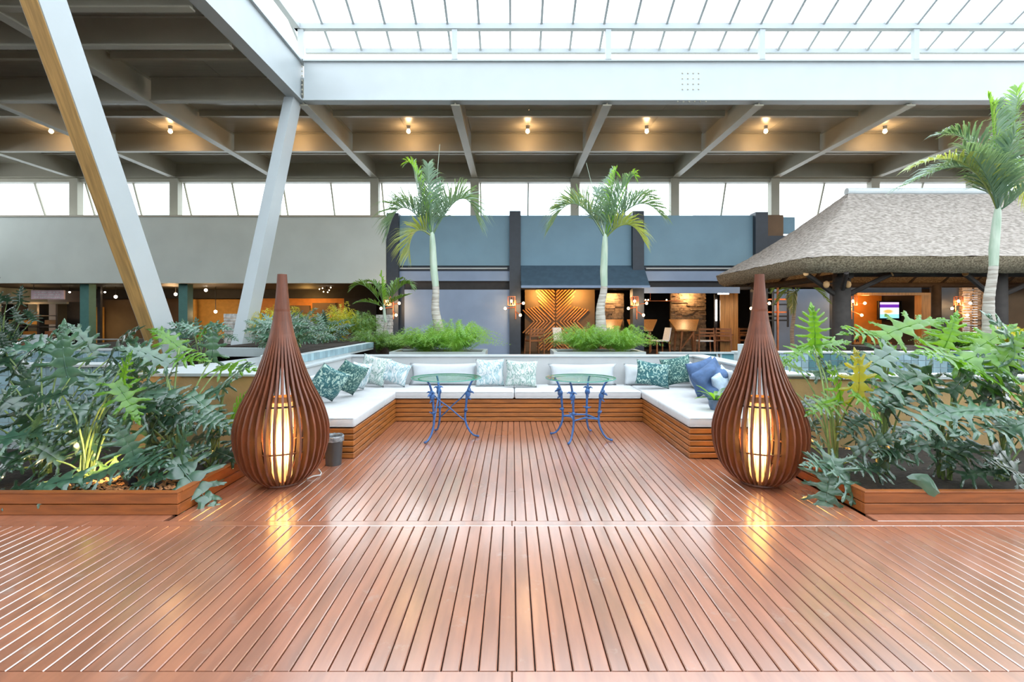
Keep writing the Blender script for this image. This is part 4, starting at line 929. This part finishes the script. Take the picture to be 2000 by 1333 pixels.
m, epts, rpts = thatch_surface(); m.build('thatch', M['thatch'], hut, smooth=True)
# cut edge band
n = len(epts); rg = random.Random(8); m = MB(); c_ = V(((hx0+hx1)/2, (hy0+hy1)/2, 0)); prof = [(0, 0), (.03, -.10), (.10, -.22), (.24, -.30), (.9, .12)]
vs = []
for (ins, dz) in prof:
    for i, (x, y) in enumerate(epts):
        rxp, ryp = rpts[i]; d = V((rxp-x, ryp-y)); d.normalize(); jt = rg.uniform(-.012, .012)
        vs.append((x+d.x*ins+jt, y+d.y*ins+jt, hz+dz+rg.uniform(-.012, .012)))
m.add(vs, [(j*n+i, (j+1)*n+i, (j+1)*n+(i+1) % n, j*n+(i+1) % n) for j in range(len(prof)-1) for i in range(n)]); m.build('cut_edge', M['thatch_edge'], hut, smooth=True)
MB().tube([(rx0-.05, ry, rz+.02), (rx1, ry, rz+.02)], .09, 12).build('ridge_cap', M['coping'], hut)
# underside laths and rafters
for k in range(7):
    t = .1+k*.12; y = hy0*(1-t)+ry*t; z = hz*(1-t)+rz*t-.26-.08*sin(pi*t); MB().tube([(hx0+.3+2*t, y, z), (hx1-.5-2*t, y, z)], .03, 6).build('lath', M['lath'], hut)
    y = hy1*(1-t)+ry*t; MB().tube([(hx0+.3+2*t, y, z), (hx1-.5-2*t, y, z)], .03, 6).build('lath', M['lath'], hut)
MB().add([(hx0+.3, hy0+.3, hz-.16), (hx1-.3, hy0+.3, hz-.16), (rx1, ry, rz-.2), (rx0, ry, rz-.2), (hx0+.3, hy1-.3, hz-.16), (hx1-.3, hy1-.3, hz-.16)], [(0, 3, 2, 1), (4, 5, 2, 3), (0, 4, 3), (1, 2, 5)]).build('thatch_lining', M['lath'], hut)
for k in range(12):
    x = 6.6+k*.9; xr = min(max(x, rx0), rx1)
    MB().tube([(x, hy0+.35, hz-.24), (xr, ry, rz-.4)], .045, 8).build('rafter', M['pole'], hut); MB().tube([(x, hy1-.35, hz-.24), (xr, ry, rz-.4)], .045, 8).build('rafter', M['pole'], hut)
# wall plates and posts
zp = 2.36
MB().tube([(6.6, 10.45, zp), (16.6, 10.45, zp)], .07, 10).build('wall_plate', M['pole'], hut); MB().tube([(6.6, 14.05, zp), (16.6, 14.05, zp)], .07, 10).build('wall_plate', M['pole'], hut)
MB().tube([(6.75, 10.2, zp-.05), (6.75, 14.3, zp-.05)], .07, 10).build('wall_plate', M['pole'], hut)
posts = [(6.76, 10.5), (9.95, 10.5), (13.2, 10.5), (6.76, 14.0), (11.6, 14.0), (13.2, 14.0)]
for x, y in posts:
    rr = .175 if y < 12 else .12
    if (x, y) == (6.76, 14.0): rr = .11
    MB().tube([(x, y, -.03), (x, y, 1.2), (x, y, zp)], [rr, rr*.97, rr*.93], 16).build('post', M['pole'], hut, smooth=True)
for x in (6.76, 9.95):
    for s_ in (-1, 1):
        q = MB().tube([(x+s_*.16, 10.5, 1.95), (x+s_*.85, 10.28, 2.34)], .05, 8).build('brace', M['pole'], hut)
        MB().tube([(x+s_*.85, 10.275, 2.34), (x+s_*.87, 10.26, 2.352)], .052, 10).build('brace_end', M['end'], q)
for y in (11.2, 9.95): MB().tube([(6.76, 10.5, 1.95), (6.5, y, 2.34)], .045, 8).build('brace', M['pole'], hut)
for x in (8.3, 11.5):  # bulbs added to give the laths a warm glow
    h_ = empty('added_hut_lamp', (x, 12.2, 2.5), label='added warm fill bulb under the thatch, '+('nearer the left end' if x < 9 else 'nearer the right palm'), cat='light')
    MB().tube([(x, 12.2, 2.5), (x, 12.2, 4.1)], .008, 5).build('cord', M['black'], h_); MB().ball((x, 12.2, 2.5), .035, 10, 8).build('bulb', M['bulb'], h_, smooth=True)
    plamp((x, 12.2, 2.42), 45, (1, .55, .22), .1, h_)
# little lanterns either side of the post, pale globes
for i, (px, py) in enumerate(((1614, 556), (1656, 556))):
    r = empty('globe_light', P(px, py+8, 10.3), label=['pale globe light on the left of the thick hut post', 'pale globe light on the right of the thick hut post'][i], cat='light')
    MB().ball(P(px, py, 10.3), .06, 14, 10, (1, 1, 1.25)).build('globe', M['end'], r, smooth=True)
    q = P(px, py, 10.3); MB().tube([q, (6.76, 10.5, q.z+.08)], .01, 6).build('bracket', M['pole'], r)

# ================================================================== sconces, ceiling lights
def sconce(px, Y, label, watt=14):
    c = P(px, 597, Y); r = empty('bulb_sconce', c, label=label, cat='wall light', group='copper bulb clusters on the dark piers')
    k = Y/1000
    for j, (dx, dy) in enumerate(((-8, -8), (15, -4), (-20, 6), (9, 19))):
        p = c+V((dx*k, -.25, -dy*k)); MB().tube([c+V((0, .0, -dy*k*.6)), p+V((0, .02, 0))], .012, 6).build('arm', M['copper'], r)
        MB().ball(p, .042, 10, 8, (1, 1, 1.1)).build('bulb', M['bulb'], r, smooth=True)
        if j == 0:
            m = MB()
            for q in range(10):
                a = 2*pi*q/10; m.tube([p+V((.12*cos(a), .12*sin(a), -.14)), p+V((.12*cos(a), .12*sin(a), .14))], .008, 5)
            for z in (-.14, .14): m.lathe([(.125, z), (.125, z+.015), (.115, z+.015), (.115, z), (.125, z)], p, 20, False)
            m.build('cage', M['copper'], r)
    MB().tube([c+V((0, .02, .18)), c+V((0, .02, -.45))], .02, 8).build('back_rod', M['copper'], r)
    plamp(c+V((0, -.42, 0)), watt*1.4, WARM, .12, r)
for px, Y, lb in ((768, 16.75, 'copper bulb cluster beside the small palm'), (1007, 16.75, 'copper bulb cluster on the pier between blue panel and chevron wall'), (1244, 16.75, 'copper bulb cluster on the pier right of the palm trunk'), (1480, 16.75, 'copper bulb cluster directly left of the right lamp neck'), (1664, 16.95, 'copper bulb cluster beside the thick hut post'), (1867, 16.95, 'copper bulb cluster between timber frame and stone strips')):
    sconce(px, Y, lb)
for k in range(1, 9):
    x = -12.69+3.28*(k-1); r = empty('ceiling_light', (x, 14.1, 6.60), cat='ceiling light', group='warm bulbs under the roof sheets')
    lab = {0: 'outside far left', 1: 'far left'}
    r['label'] = 'small warm bare-bulb roof light, '+['first', 'beyond the left edge', 'at the far left edge', 'between the two slanted columns', 'hidden behind the second slanted column', 'above the left palm', 'between the two bench palms', 'above and right of the right bench palm', 'up and left of the hut roof', 'above the left end of the hut ridge'][k+1]
    MB().tube([(x, 14.1, 6.75), (x, 14.1, 6.66)], .05, 10).build('fitting', M['white'], r); MB().ball((x, 14.1, 6.60), .055, 10, 8).build('bulb', M['bulb'], r, smooth=True)
    plamp((x, 14.1, 6.50), 9, WARM, .08, r)
r = empty('ceiling_light', (13.55, 14.1, 6.60), label='small warm bare-bulb roof light above the hut beside the right palm crown', cat='ceiling light', group='warm bulbs under the roof sheets')
MB().tube([(13.55, 14.1, 6.75), (13.55, 14.1, 6.66)], .05, 10).build('fitting', M['white'], r); MB().ball((13.55, 14.1, 6.6), .055, 10, 8).build('bulb', M['bulb'], r, smooth=True)

# awning
aw = empty('awning', P(1140, 520, 17), label='dark blue retracted awning over the chevron-wall room', cat='awning')
a = P(1017, 519, 17.0); b_ = P(1236, 519, 17.0); zf = 2.33
MB().add([(a.x, 16.98, a.z), (b_.x+.35, 16.98, a.z), (b_.x+.35, 16.2, zf+.15), (a.x, 16.2, zf+.15), (a.x, 16.98, a.z-.03), (b_.x+.35, 16.98, a.z-.03), (b_.x+.35, 16.2, zf+.12), (a.x, 16.2, zf+.12)], [(0, 1, 2, 3), (7, 6, 5, 4), (0, 3, 7, 4), (1, 5, 6, 2), (3, 2, 6, 7)]).build('cloth', M['awn'], aw)
MB().box(a.x, b_.x+.35, 16.16, 16.24, zf+.08, zf+.16).build('front_bar', M['blue2'], aw)
for x in (a.x+.03, b_.x+.3): MB().bar((x, 16.2, zf+.1), (x, 16.95, zf+.5), .04, .04).build('arm', M['blue2'], aw)

# ================================================================== dining room fittings
cw = empty('chevron_wall_art', (1.5, 18.4, .3), label='wooden wall of diagonal slats in a warm-lit X pattern', cat='wall panel')
A = P(1025, 570, 18.4); B = P(1162, 690, 18.4)
MB().box(A.x, B.x, 18.44, 18.5, .25, 2.6).build('back_panel', M['brown'], cw)
cx, cz = (P(1085, 628, 18.4).x, P(1085, 628, 18.4).z)
for qx in (-1, 1):
    for qz in (-1, 1):
        for k in range(9):
            off = .04+k*.125; ln = (.95-.07*abs(k-3))*(1 if k < 7 else .7)
            # line starts on the vertical axis at height off, runs outwards at 45 degrees, away from centre
            s0 = V((cx+qx*.03, 18.40, cz+qz*(off if qz > 0 else off))); s1 = s0+V((qx*ln*.72, 0, qz*ln*.72 if qz > 0 else qz*ln*.72))
            if s1.z > 2.5: f = (2.5-s0.z)/(s1.z-s0.z); s1 = s0.lerp(s1, max(.1, f))
            if s1.z < .3: f = (.3-s0.z)/(s1.z-s0.z); s1 = s0.lerp(s1, max(.1, f))
            if s0.z > 2.45 or s0.z < .35: continue
            MB().bar(s0, s1, .045, .05, up=V((0, 1, 0))).build('slat', M['slat'], cw)
    for k in range(6):       # side chevrons pointing inwards
        off = .16+k*.12
        for qz in (-1, 1):
            s0 = V((cx+qx*off, 18.40, cz)); s1 = s0+V((qx*(.82-off*.3)*.7, 0, qz*(.82-off*.3)*.7))
            s1.z = min(max(s1.z, .3), 2.5)
            MB().bar(s0, s1, .04, .05, up=V((0, 1, 0))).build('slat', M['slat'], cw)
for px in (1053, 1130): plamp(P(px, 576, 18.0), 34, (1, .6, .2), .05, cw)
def stonewall(px0, px1, Y, nm, label):
    r = empty(nm, P((px0+px1)/2, 700, Y), label=label, cat='stone wall'); a = P(px0, 572, Y); b_ = P(px1, 700, Y)
    MB().box(a.x, b_.x, Y+.06, Y+.12, .25, a.z).build('backing', M['brown'], r); m = MB(); z = .25; rg = random.Random(px0)
    while z < a.z-.03:
        h = rg.uniform(.035, .07); x = a.x
        while x < b_.x:
            w_ = rg.uniform(.12, .34); m.box(x, min(x+w_-.008, b_.x), Y-rg.uniform(0, .07), Y+.06, z, z+h-.006); x += w_
        z += h
    m.build('ledge_stones', M['stone'], r, kind='stuff'); plamp(P((px0+px1)/2, 579, Y-.3), 22, WARM, .04, r)
stonewall(1172, 1218, 19, 'stone_wall', 'spot-lit rough stone wall right of the palm trunk'); stonewall(1310, 1378, 19.5, 'stone_wall', 'spot-lit rough stone wall in the middle of the dining room')
dr = empty('wooden_door', P(1424, 700, 17.6), label='honey-coloured wooden door leaf at the right of the dining room', cat='door')
a = P(1407, 573, 17.6); b_ = P(1442, 700, 17.6)
for k in range(4): MB().box(a.x+(b_.x-a.x)*k/4, a.x+(b_.x-a.x)*(k+1)/4-.008, 17.6, 17.65, .25, a.z).build('board', M['woodp'], dr)
tb = empty('tube_light', P(1398, 628, 17.8), label='upright white tube light beside the wooden door', cat='light'); MB().tube([P(1399, 586, 17.8), P(1399, 627, 17.8)], .03, 8).build('tube', M['tube'], tb); MB().box(P(1396, 600, 17.8).x, P(1402, 600, 17.8).x, 17.83, 17.88, P(0, 640, 17.8).z, P(0, 575, 17.8).z).build('channel', M['dark'], tb)
z = P(0, 573, 16.9).z; MB().box(P(1402, 0, 16.9).x, P(1423, 0, 16.9).x, 16.87, 16.92, z-.04, z+.002).build('light_strip', M['tube'], label='short white light strip above the wooden door', cat='light')
gl = empty('gold_pendant_bar', P(1300, 585, 19), label='brass bar with small lights hanging in the dining room', cat='light'); MB().bar(P(1255, 588, 19), P(1335, 588, 19), .03, .03).build('bar', M['copper'], gl)
for px in (1256, 1261, 1266, 1302): MB().ball(P(px, 586, 18.95), .025, 8, 6).build('bulb', M['bulb'], gl)
for px in (1270, 1320): MB().tube([P(px, 588, 19), V((P(px, 588, 19).x, 19, 2.62))], .006, 5).build('rod', M['copper'], gl)
pz = .25
def wchair(x, y, rz, label, m='wchair', fm='woodf', style=0):
    r = empty('dining_chair', (0, 0, 0), label=label, cat='chair')
    MB().box(-.24, .24, -.23, .23, .41, .46, .012).build('seat', M[m], r)
    if style == 0: MB().hull([V((-.22, .22, .46)), V((.22, .22, .46)), V((.22, .25, .46)), V((-.22, .25, .46))], [V((-.2, .30, .88)), V((.2, .30, .88)), V((.2, .33, .88)), V((-.2, .33, .88))]).build('backrest', M[m], r)
    else:
        for z in (.58, .68, .80): MB().box(-.24, .24, .23, .26, z, z+.06).build('back_slat', M[fm], r)
        for s_ in (-1, 1): MB().box(s_*.25-.02, s_*.25+.02, -.2, .25, .62, .65).build('armrest', M[fm], r)
    for sx in (-1, 1):
        for sy in (-1, 1):
            t_ = .87 if (style and sy > 0) else (.62 if style else .42); MB().hull([V((sx*.26-.02, sy*.24-.02, 0)), V((sx*.26+.02, sy*.24-.02, 0)), V((sx*.26+.02, sy*.24+.02, 0)), V((sx*.26-.02, sy*.24+.02, 0))], [V((sx*.23-.02, sy*.22-.02, t_)), V((sx*.23+.02, sy*.22-.02, t_)), V((sx*.23+.02, sy*.22+.02, t_)), V((sx*.23-.02, sy*.22+.02, t_))]).build('leg', M[fm], r)
    r.location = (x, y, pz); r.rotation_euler = (0, 0, rz)
wchair(5.05, 17.5, R(-78), 'white woven dining chair facing left beside the angular table')
wchair(3.62, 17.5, R(70), 'white dining chair with curved back behind the right fern')
wchair(1.75, 17.5, R(40), 'white-seated chair partly hidden by the left end of the right fern')
wchair(6.55, 17.4, R(175), 'slat-backed wooden armchair with a white seat left of the door', style=1)
wchair(7.3, 17.6, R(150), 'low wooden armchair in front of the wooden door', m='woodf', style=1)
wchair(.75, 17.3, R(200), 'wooden chair in front of the chevron wall', m='woodf', style=1)
wchair(7.95, 17.9, R(200), 'wooden chair by the dark pier right of the door', m='woodf', style=1)
def dtable(x, y, label, w_=.95, flip=1):
    r = empty('dining_table', (x, y, pz), label=label, cat='table')
    MB().add([(x-w_/2, y-.3, pz+.80), (x+w_/2*.3, y-.3, pz+.80), (x+w_/2, y+.5, pz+1.16), (x-w_/2, y+.5, pz+1.16), (x-w_/2, y-.3, pz+.75), (x+w_/2*.3, y-.3, pz+.75), (x+w_/2, y+.5, pz+1.11), (x-w_/2, y+.5, pz+1.11)], [(0, 1, 2, 3), (7, 6, 5, 4), (0, 4, 5, 1), (1, 5, 6, 2), (2, 6, 7, 3), (3, 7, 4, 0)]).build('tabletop', M['woodp'], r)
    for (dx, dy, zt) in ((-.38, -.22, .78), (.1, -.22, .78), (-.38, .42, 1.1), (.3, .42, 1.1)): MB().bar((x+dx, y+dy, pz), (x+dx*.8, y+dy, pz+zt), .06, .06).build('leg', M['woodf'], r)
    MB().bar((x-.36, y-.22, pz+.1), (x+.12, y-.22, pz+.72), .05, .05).build('brace', M['woodf'], r)
dtable(4.75, 18.2, 'angular wooden table left of the white woven chair', 1.1); dtable(6.35, 18.4, 'angular wooden table under the spot-lit stone wall', 1.1); dtable(3.55, 17.95, 'angular wooden table right of the palm trunk', .9)
# screen
tv = empty('television', P(1737, 625, 18.2), label='small lit television on the dark recess wall under the hut', cat='television')
a = P(1716, 588, 18.2); b_ = P(1762, 625, 18.2)
MB().box(a.x, b_.x, 18.2, 18.3, b_.z, a.z, .01).build('casing', M['black'], tv); MB().tube([(a.x+.35, 18.3, a.z-.3), (a.x+.45, 18.6, a.z-.2)], .03).build('bracket', M['black'], tv)
def tvmat():
    m = bpy.data.materials.new('tv_picture'); m.use_nodes = True; n = m.node_tree; N = n.nodes; L = n.links; b = N['Principled BSDF']
    t = N.new('ShaderNodeTexCoord'); s = N.new('ShaderNodeSeparateXYZ'); L.new(t.outputs['Generated'], s.inputs[0])
    r = N.new('ShaderNodeValToRGB'); r.color_ramp.interpolation = 'CONSTANT'; e = r.color_ramp.elements; e[0].position = 0; e[0].color = (.25, .7, .8, 1); e[1].position = .25; e[1].color = (.75, .85, .9, 1)
    for p_, c in ((.66, (.12, .02, .3)), (.86, (.7, .5, .85))): k = e.new(p_); k.color = (*c, 1)
    L.new(s.outputs['Z'], r.inputs[0]); v = N.new('ShaderNodeVectorMath'); v.operation = 'DISTANCE'; v.inputs[1].default_value = (.42, .5, .42)
    mp = N.new('ShaderNodeMapping'); mp.inputs['Scale'].default_value = (.75, 0, 1.5); mp.inputs['Location'].default_value = (.1, .5, -.21); L.new(t.outputs['Generated'], mp.inputs[0]); L.new(mp.outputs[0], v.inputs[0])
    q = N.new('ShaderNodeMapRange'); q.inputs['From Min'].default_value = .3; q.inputs['From Max'].default_value = .12; L.new(v.outputs['Value'], q.inputs[0])
    x = N.new('ShaderNodeMix'); x.data_type = 'RGBA'; x.inputs[7].default_value = (1, .35, .08, 1); L.new(q.outputs[0], x.inputs[0]); L.new(r.outputs[0], x.inputs[6])
    b.inputs['Base Color'].default_value = (0, 0, 0, 1); L.new(x.outputs[2], b.inputs['Emission Color']); b.inputs['Emission Strength'].default_value = 1.0; return m
MB().box(a.x+.05, b_.x-.12, 18.19, 18.199, b_.z+.06, a.z-.05).build('screen', tvmat(), tv)
plamp(P(1690, 590, 17.9), 14, (1, .5, .15), .1, tv, 'recess_downlight')
bt = empty('bar_stool_row', P(1695, 680, 17.9), label='low dark trestle bench inside the orange recess', cat='bench'); z = P(0, 655, 17.9).z
MB().box(P(1668, 0, 17.9).x, P(1712, 0, 17.9).x, 17.8, 18.0, z, z+.05).build('top', M['black'], bt)
for px in (1675, 1690, 1705):
    for s_ in (-1, 1): MB().bar((P(px, 0, 17.9).x, 17.9, z), (P(px, 0, 17.9).x+s_*.09, 17.9, .25), .03, .03).build('leg', M['black'], bt)
# trellis of copper and dark bars beside the lamp
tz = empty('bar_trellis', P(1530, 690, 16.6), label='dark and copper bar trellis right of the right lamp neck', cat='trellis')
for py in (572, 585, 595, 610, 618, 626): MB().bar(P(1500, py, 16.6), P(1540, py, 16.6), .05, .05).build('rail', M['copper' if py in (585, 610) else 'navy'], tz)
for px, q in ((1510, 690), (1519, 690), (1539, 636)): MB().bar(P(px, 560, 16.55), P(px, q+3, 16.55), .05, .05).build('upright', M['navy' if px != 1519 else 'copper'], tz)

# ================================================================== left shops
sg = empty('hanging_sign', P(92, 586, 17.6), label='pinkish sign board with three pale lines of lettering under the fascia', cat='sign')
a = P(60, 567, 17.6); b_ = P(125, 585, 17.6); MB().box(a.x, b_.x, 17.6, 17.66, b_.z, a.z, .01).build('board', M['signp'], sg)
m = MB(); rg = random.Random(2)
for row in range(3):
    x = a.x+.14; z = a.z-.075-row*.085
    while x < b_.x-.14:
        w_ = rg.uniform(.025, .06); m.box(x, x+w_, 17.588, 17.6, z-.015, z+.015); x += w_+rg.choice([.015, .02, .06])
m.build('lettering', M['signw'], sg, kind='stuff')
for px in (66, 119): MB().tube([P(px, 567, 17.63), V((P(px, 567, 17.63).x, 17.63, 2.6))], .01).build('hanger', M['iron_dark'], sg)
sh = empty('display_shelf', P(70, 690, 19.3), label='dark shelving unit with amber-lit goods below the sign', cat='shelf')
for px in (14, 43, 84, 120): MB().box(P(px, 0, 19.3).x-.04, P(px, 0, 19.3).x+.04, 19.1, 19.5, .25, P(0, 592, 19.3).z).build('upright', M['dark'], sh)
for py in (618, 640, 662): MB().box(P(14, 0, 19.3).x, P(120, 0, 19.3).x, 19.1, 19.5, P(0, py, 19.3).z, P(0, py, 19.3).z+.04).build('shelf_board', M['dark'], sh)
for (p0, p1, py, m_) in ((46, 80, 618, 'ochre'), (46, 80, 640, 'orange'), (88, 118, 618, 'brown'), (88, 118, 640, 'brick'), (46, 80, 662, 'brown'), (18, 40, 618, 'ochre')):
    q = P(p0, py-1, 19.3); e = P(p1, py+16, 19.3); MB().box(q.x+.03, e.x-.03, 19.25, 19.45, e.z, e.z+.17).build('goods', M[m_], sh)
plamp(P(62, 606, 18.9), 9, WARM, .08, sh); plamp(P(195, 640, 20.0), 5, (1, .7, .2), .1, sh); plamp(P(378, 610, 19.6), 6, (1, .7, .2), .1, sh)
for i, (px, py) in enumerate(((226, 580), (343, 575), (402, 567), (421, 609), (136, 571), (205, 571))):
    Y = 18.6; q = P(px, py, Y); r = empty('pendant_light', q, cat='light', label=['round pendant lamp left of the nearest slanted column', 'pendant lamp between slanted column and right teal column', 'pendant lamp high, right of the second teal column', 'low-hanging pendant lamp on a long cord left of the second slanted column', 'small flush light right of the pink sign', 'faint flush light right of the left teal column'][i])
    MB().ball(q, .055 if i < 4 else .03, 10, 8).build('globe', M['bulbw'], r, smooth=True); MB().tube([q, V((q.x, Y, 2.6))], .012, 5).build('cord', M['iron_dark'], r)
    if i in (1, 3): plamp(q-V((0, .2, .1)), 30, WARM, .08, r)
ch = empty('chandelier', P(638, 565, 18.4), label='chandelier of tiny sparkling bulbs under the pale fascia', cat='chandelier'); q0 = P(638, 563, 18.4)
MB().tube([q0, V((q0.x, 18.4, 2.6))], .012, 5).build('stem', M['iron_dark'], ch)
for k, (px, py) in enumerate(((624, 565), (632, 570), (640, 571), (643, 567), (646, 562), (630, 563))): q = P(px, py, 18.4); MB().ball(q, .018, 6, 5).build('bulb', M['bulbw'], ch); MB().tube([q0, q], .006, 4).build('arm', M['iron_dark'], ch)
plamp(P(600, 590, 20.0), 22, (1, .55, .15), .1, ch, 'wall_wash')
# handrail with glass
hr = empty('glass_balustrade', (-11, 15.6, .0), label='glass balustrade with a thin pale handrail before the shops', cat='railing')
MB().bar(P(100, 663, 15.6), P(520, 663, 15.6), .04, .04).build('handrail', M['chrome'], hr)
for k in range(5): a = P(100+k*84, 663, 15.6); MB().box(a.x, a.x+1.25, 15.59, 15.61, -.03, a.z).build('glass_panel', M['glass'], hr)
# stone column and orange brick planter, pale block
scn = empty('stone_column', P(748, 690, 12.6), label='pale stacked-stone column below the small palm', cat='column')
a = P(735, 614, 12.6); b_ = P(761, 614, 12.6); z = -.03; rg = random.Random(4)
k = 0
while z < a.z-.03:
    h = rg.uniform(.06, .1); d = rg.uniform(0, .012); MB().box(a.x-d, b_.x+d, 12.6-d, 12.95, z, z+h-.006, .004).build('stone', M['stonew'], scn); z += h
pc = empty('patterned_column', P(455, 690, 11), label='pale patterned stone pillar left of the second slanted column foot', cat='column')
a = P(438, 618, 11); b_ = P(462, 618, 11); z = -.03
while z < a.z-.03:
    h = rg.uniform(.06, .1); d = rg.uniform(0, .012); MB().box(a.x-d, b_.x+d, 11-d, 11.3, z, z+h-.006, .004).build('stone', M['stonew'], pc); z += h
bp = empty('brick_planter', P(38, 700, 8.5), label='orange brick pier at the far left edge', cat='planter'); a = P(20, 655, 8.5); b_ = P(52, 655, 8.5)
z = .3; row = 0
MB().box(a.x+.01, b_.x-.01, 8.51, 8.9, -.03, a.z).build('core', M['grout'], bp)
while z < a.z-.05:
    x = a.x-(.06 if row % 2 else 0)
    while x < b_.x-.02:
        MB().box(max(x, a.x), min(x+.115, b_.x), 8.49, 8.55, z, z+.045, .003).build('brick', M['brick'], bp); x += .122
    z += .052; row += 1
# bushy tree at far left edge
q = Plant('leafy_shrub', (-7.9, 7.9, .0), 'dark leafy shrub cut by the left edge of the frame')
rg = random.Random(12)
for k in range(26):
    p = V((-7.9+rg.uniform(-.35, .35), 7.9+rg.uniform(-.3, .3), 1.1+rg.uniform(-.1, .7))); q.leaf(p, rg.uniform(20, 160), rg.uniform(.2, .3), Ld, fwd=rg.uniform(-.2, .5), stalk=True, rg=rg)
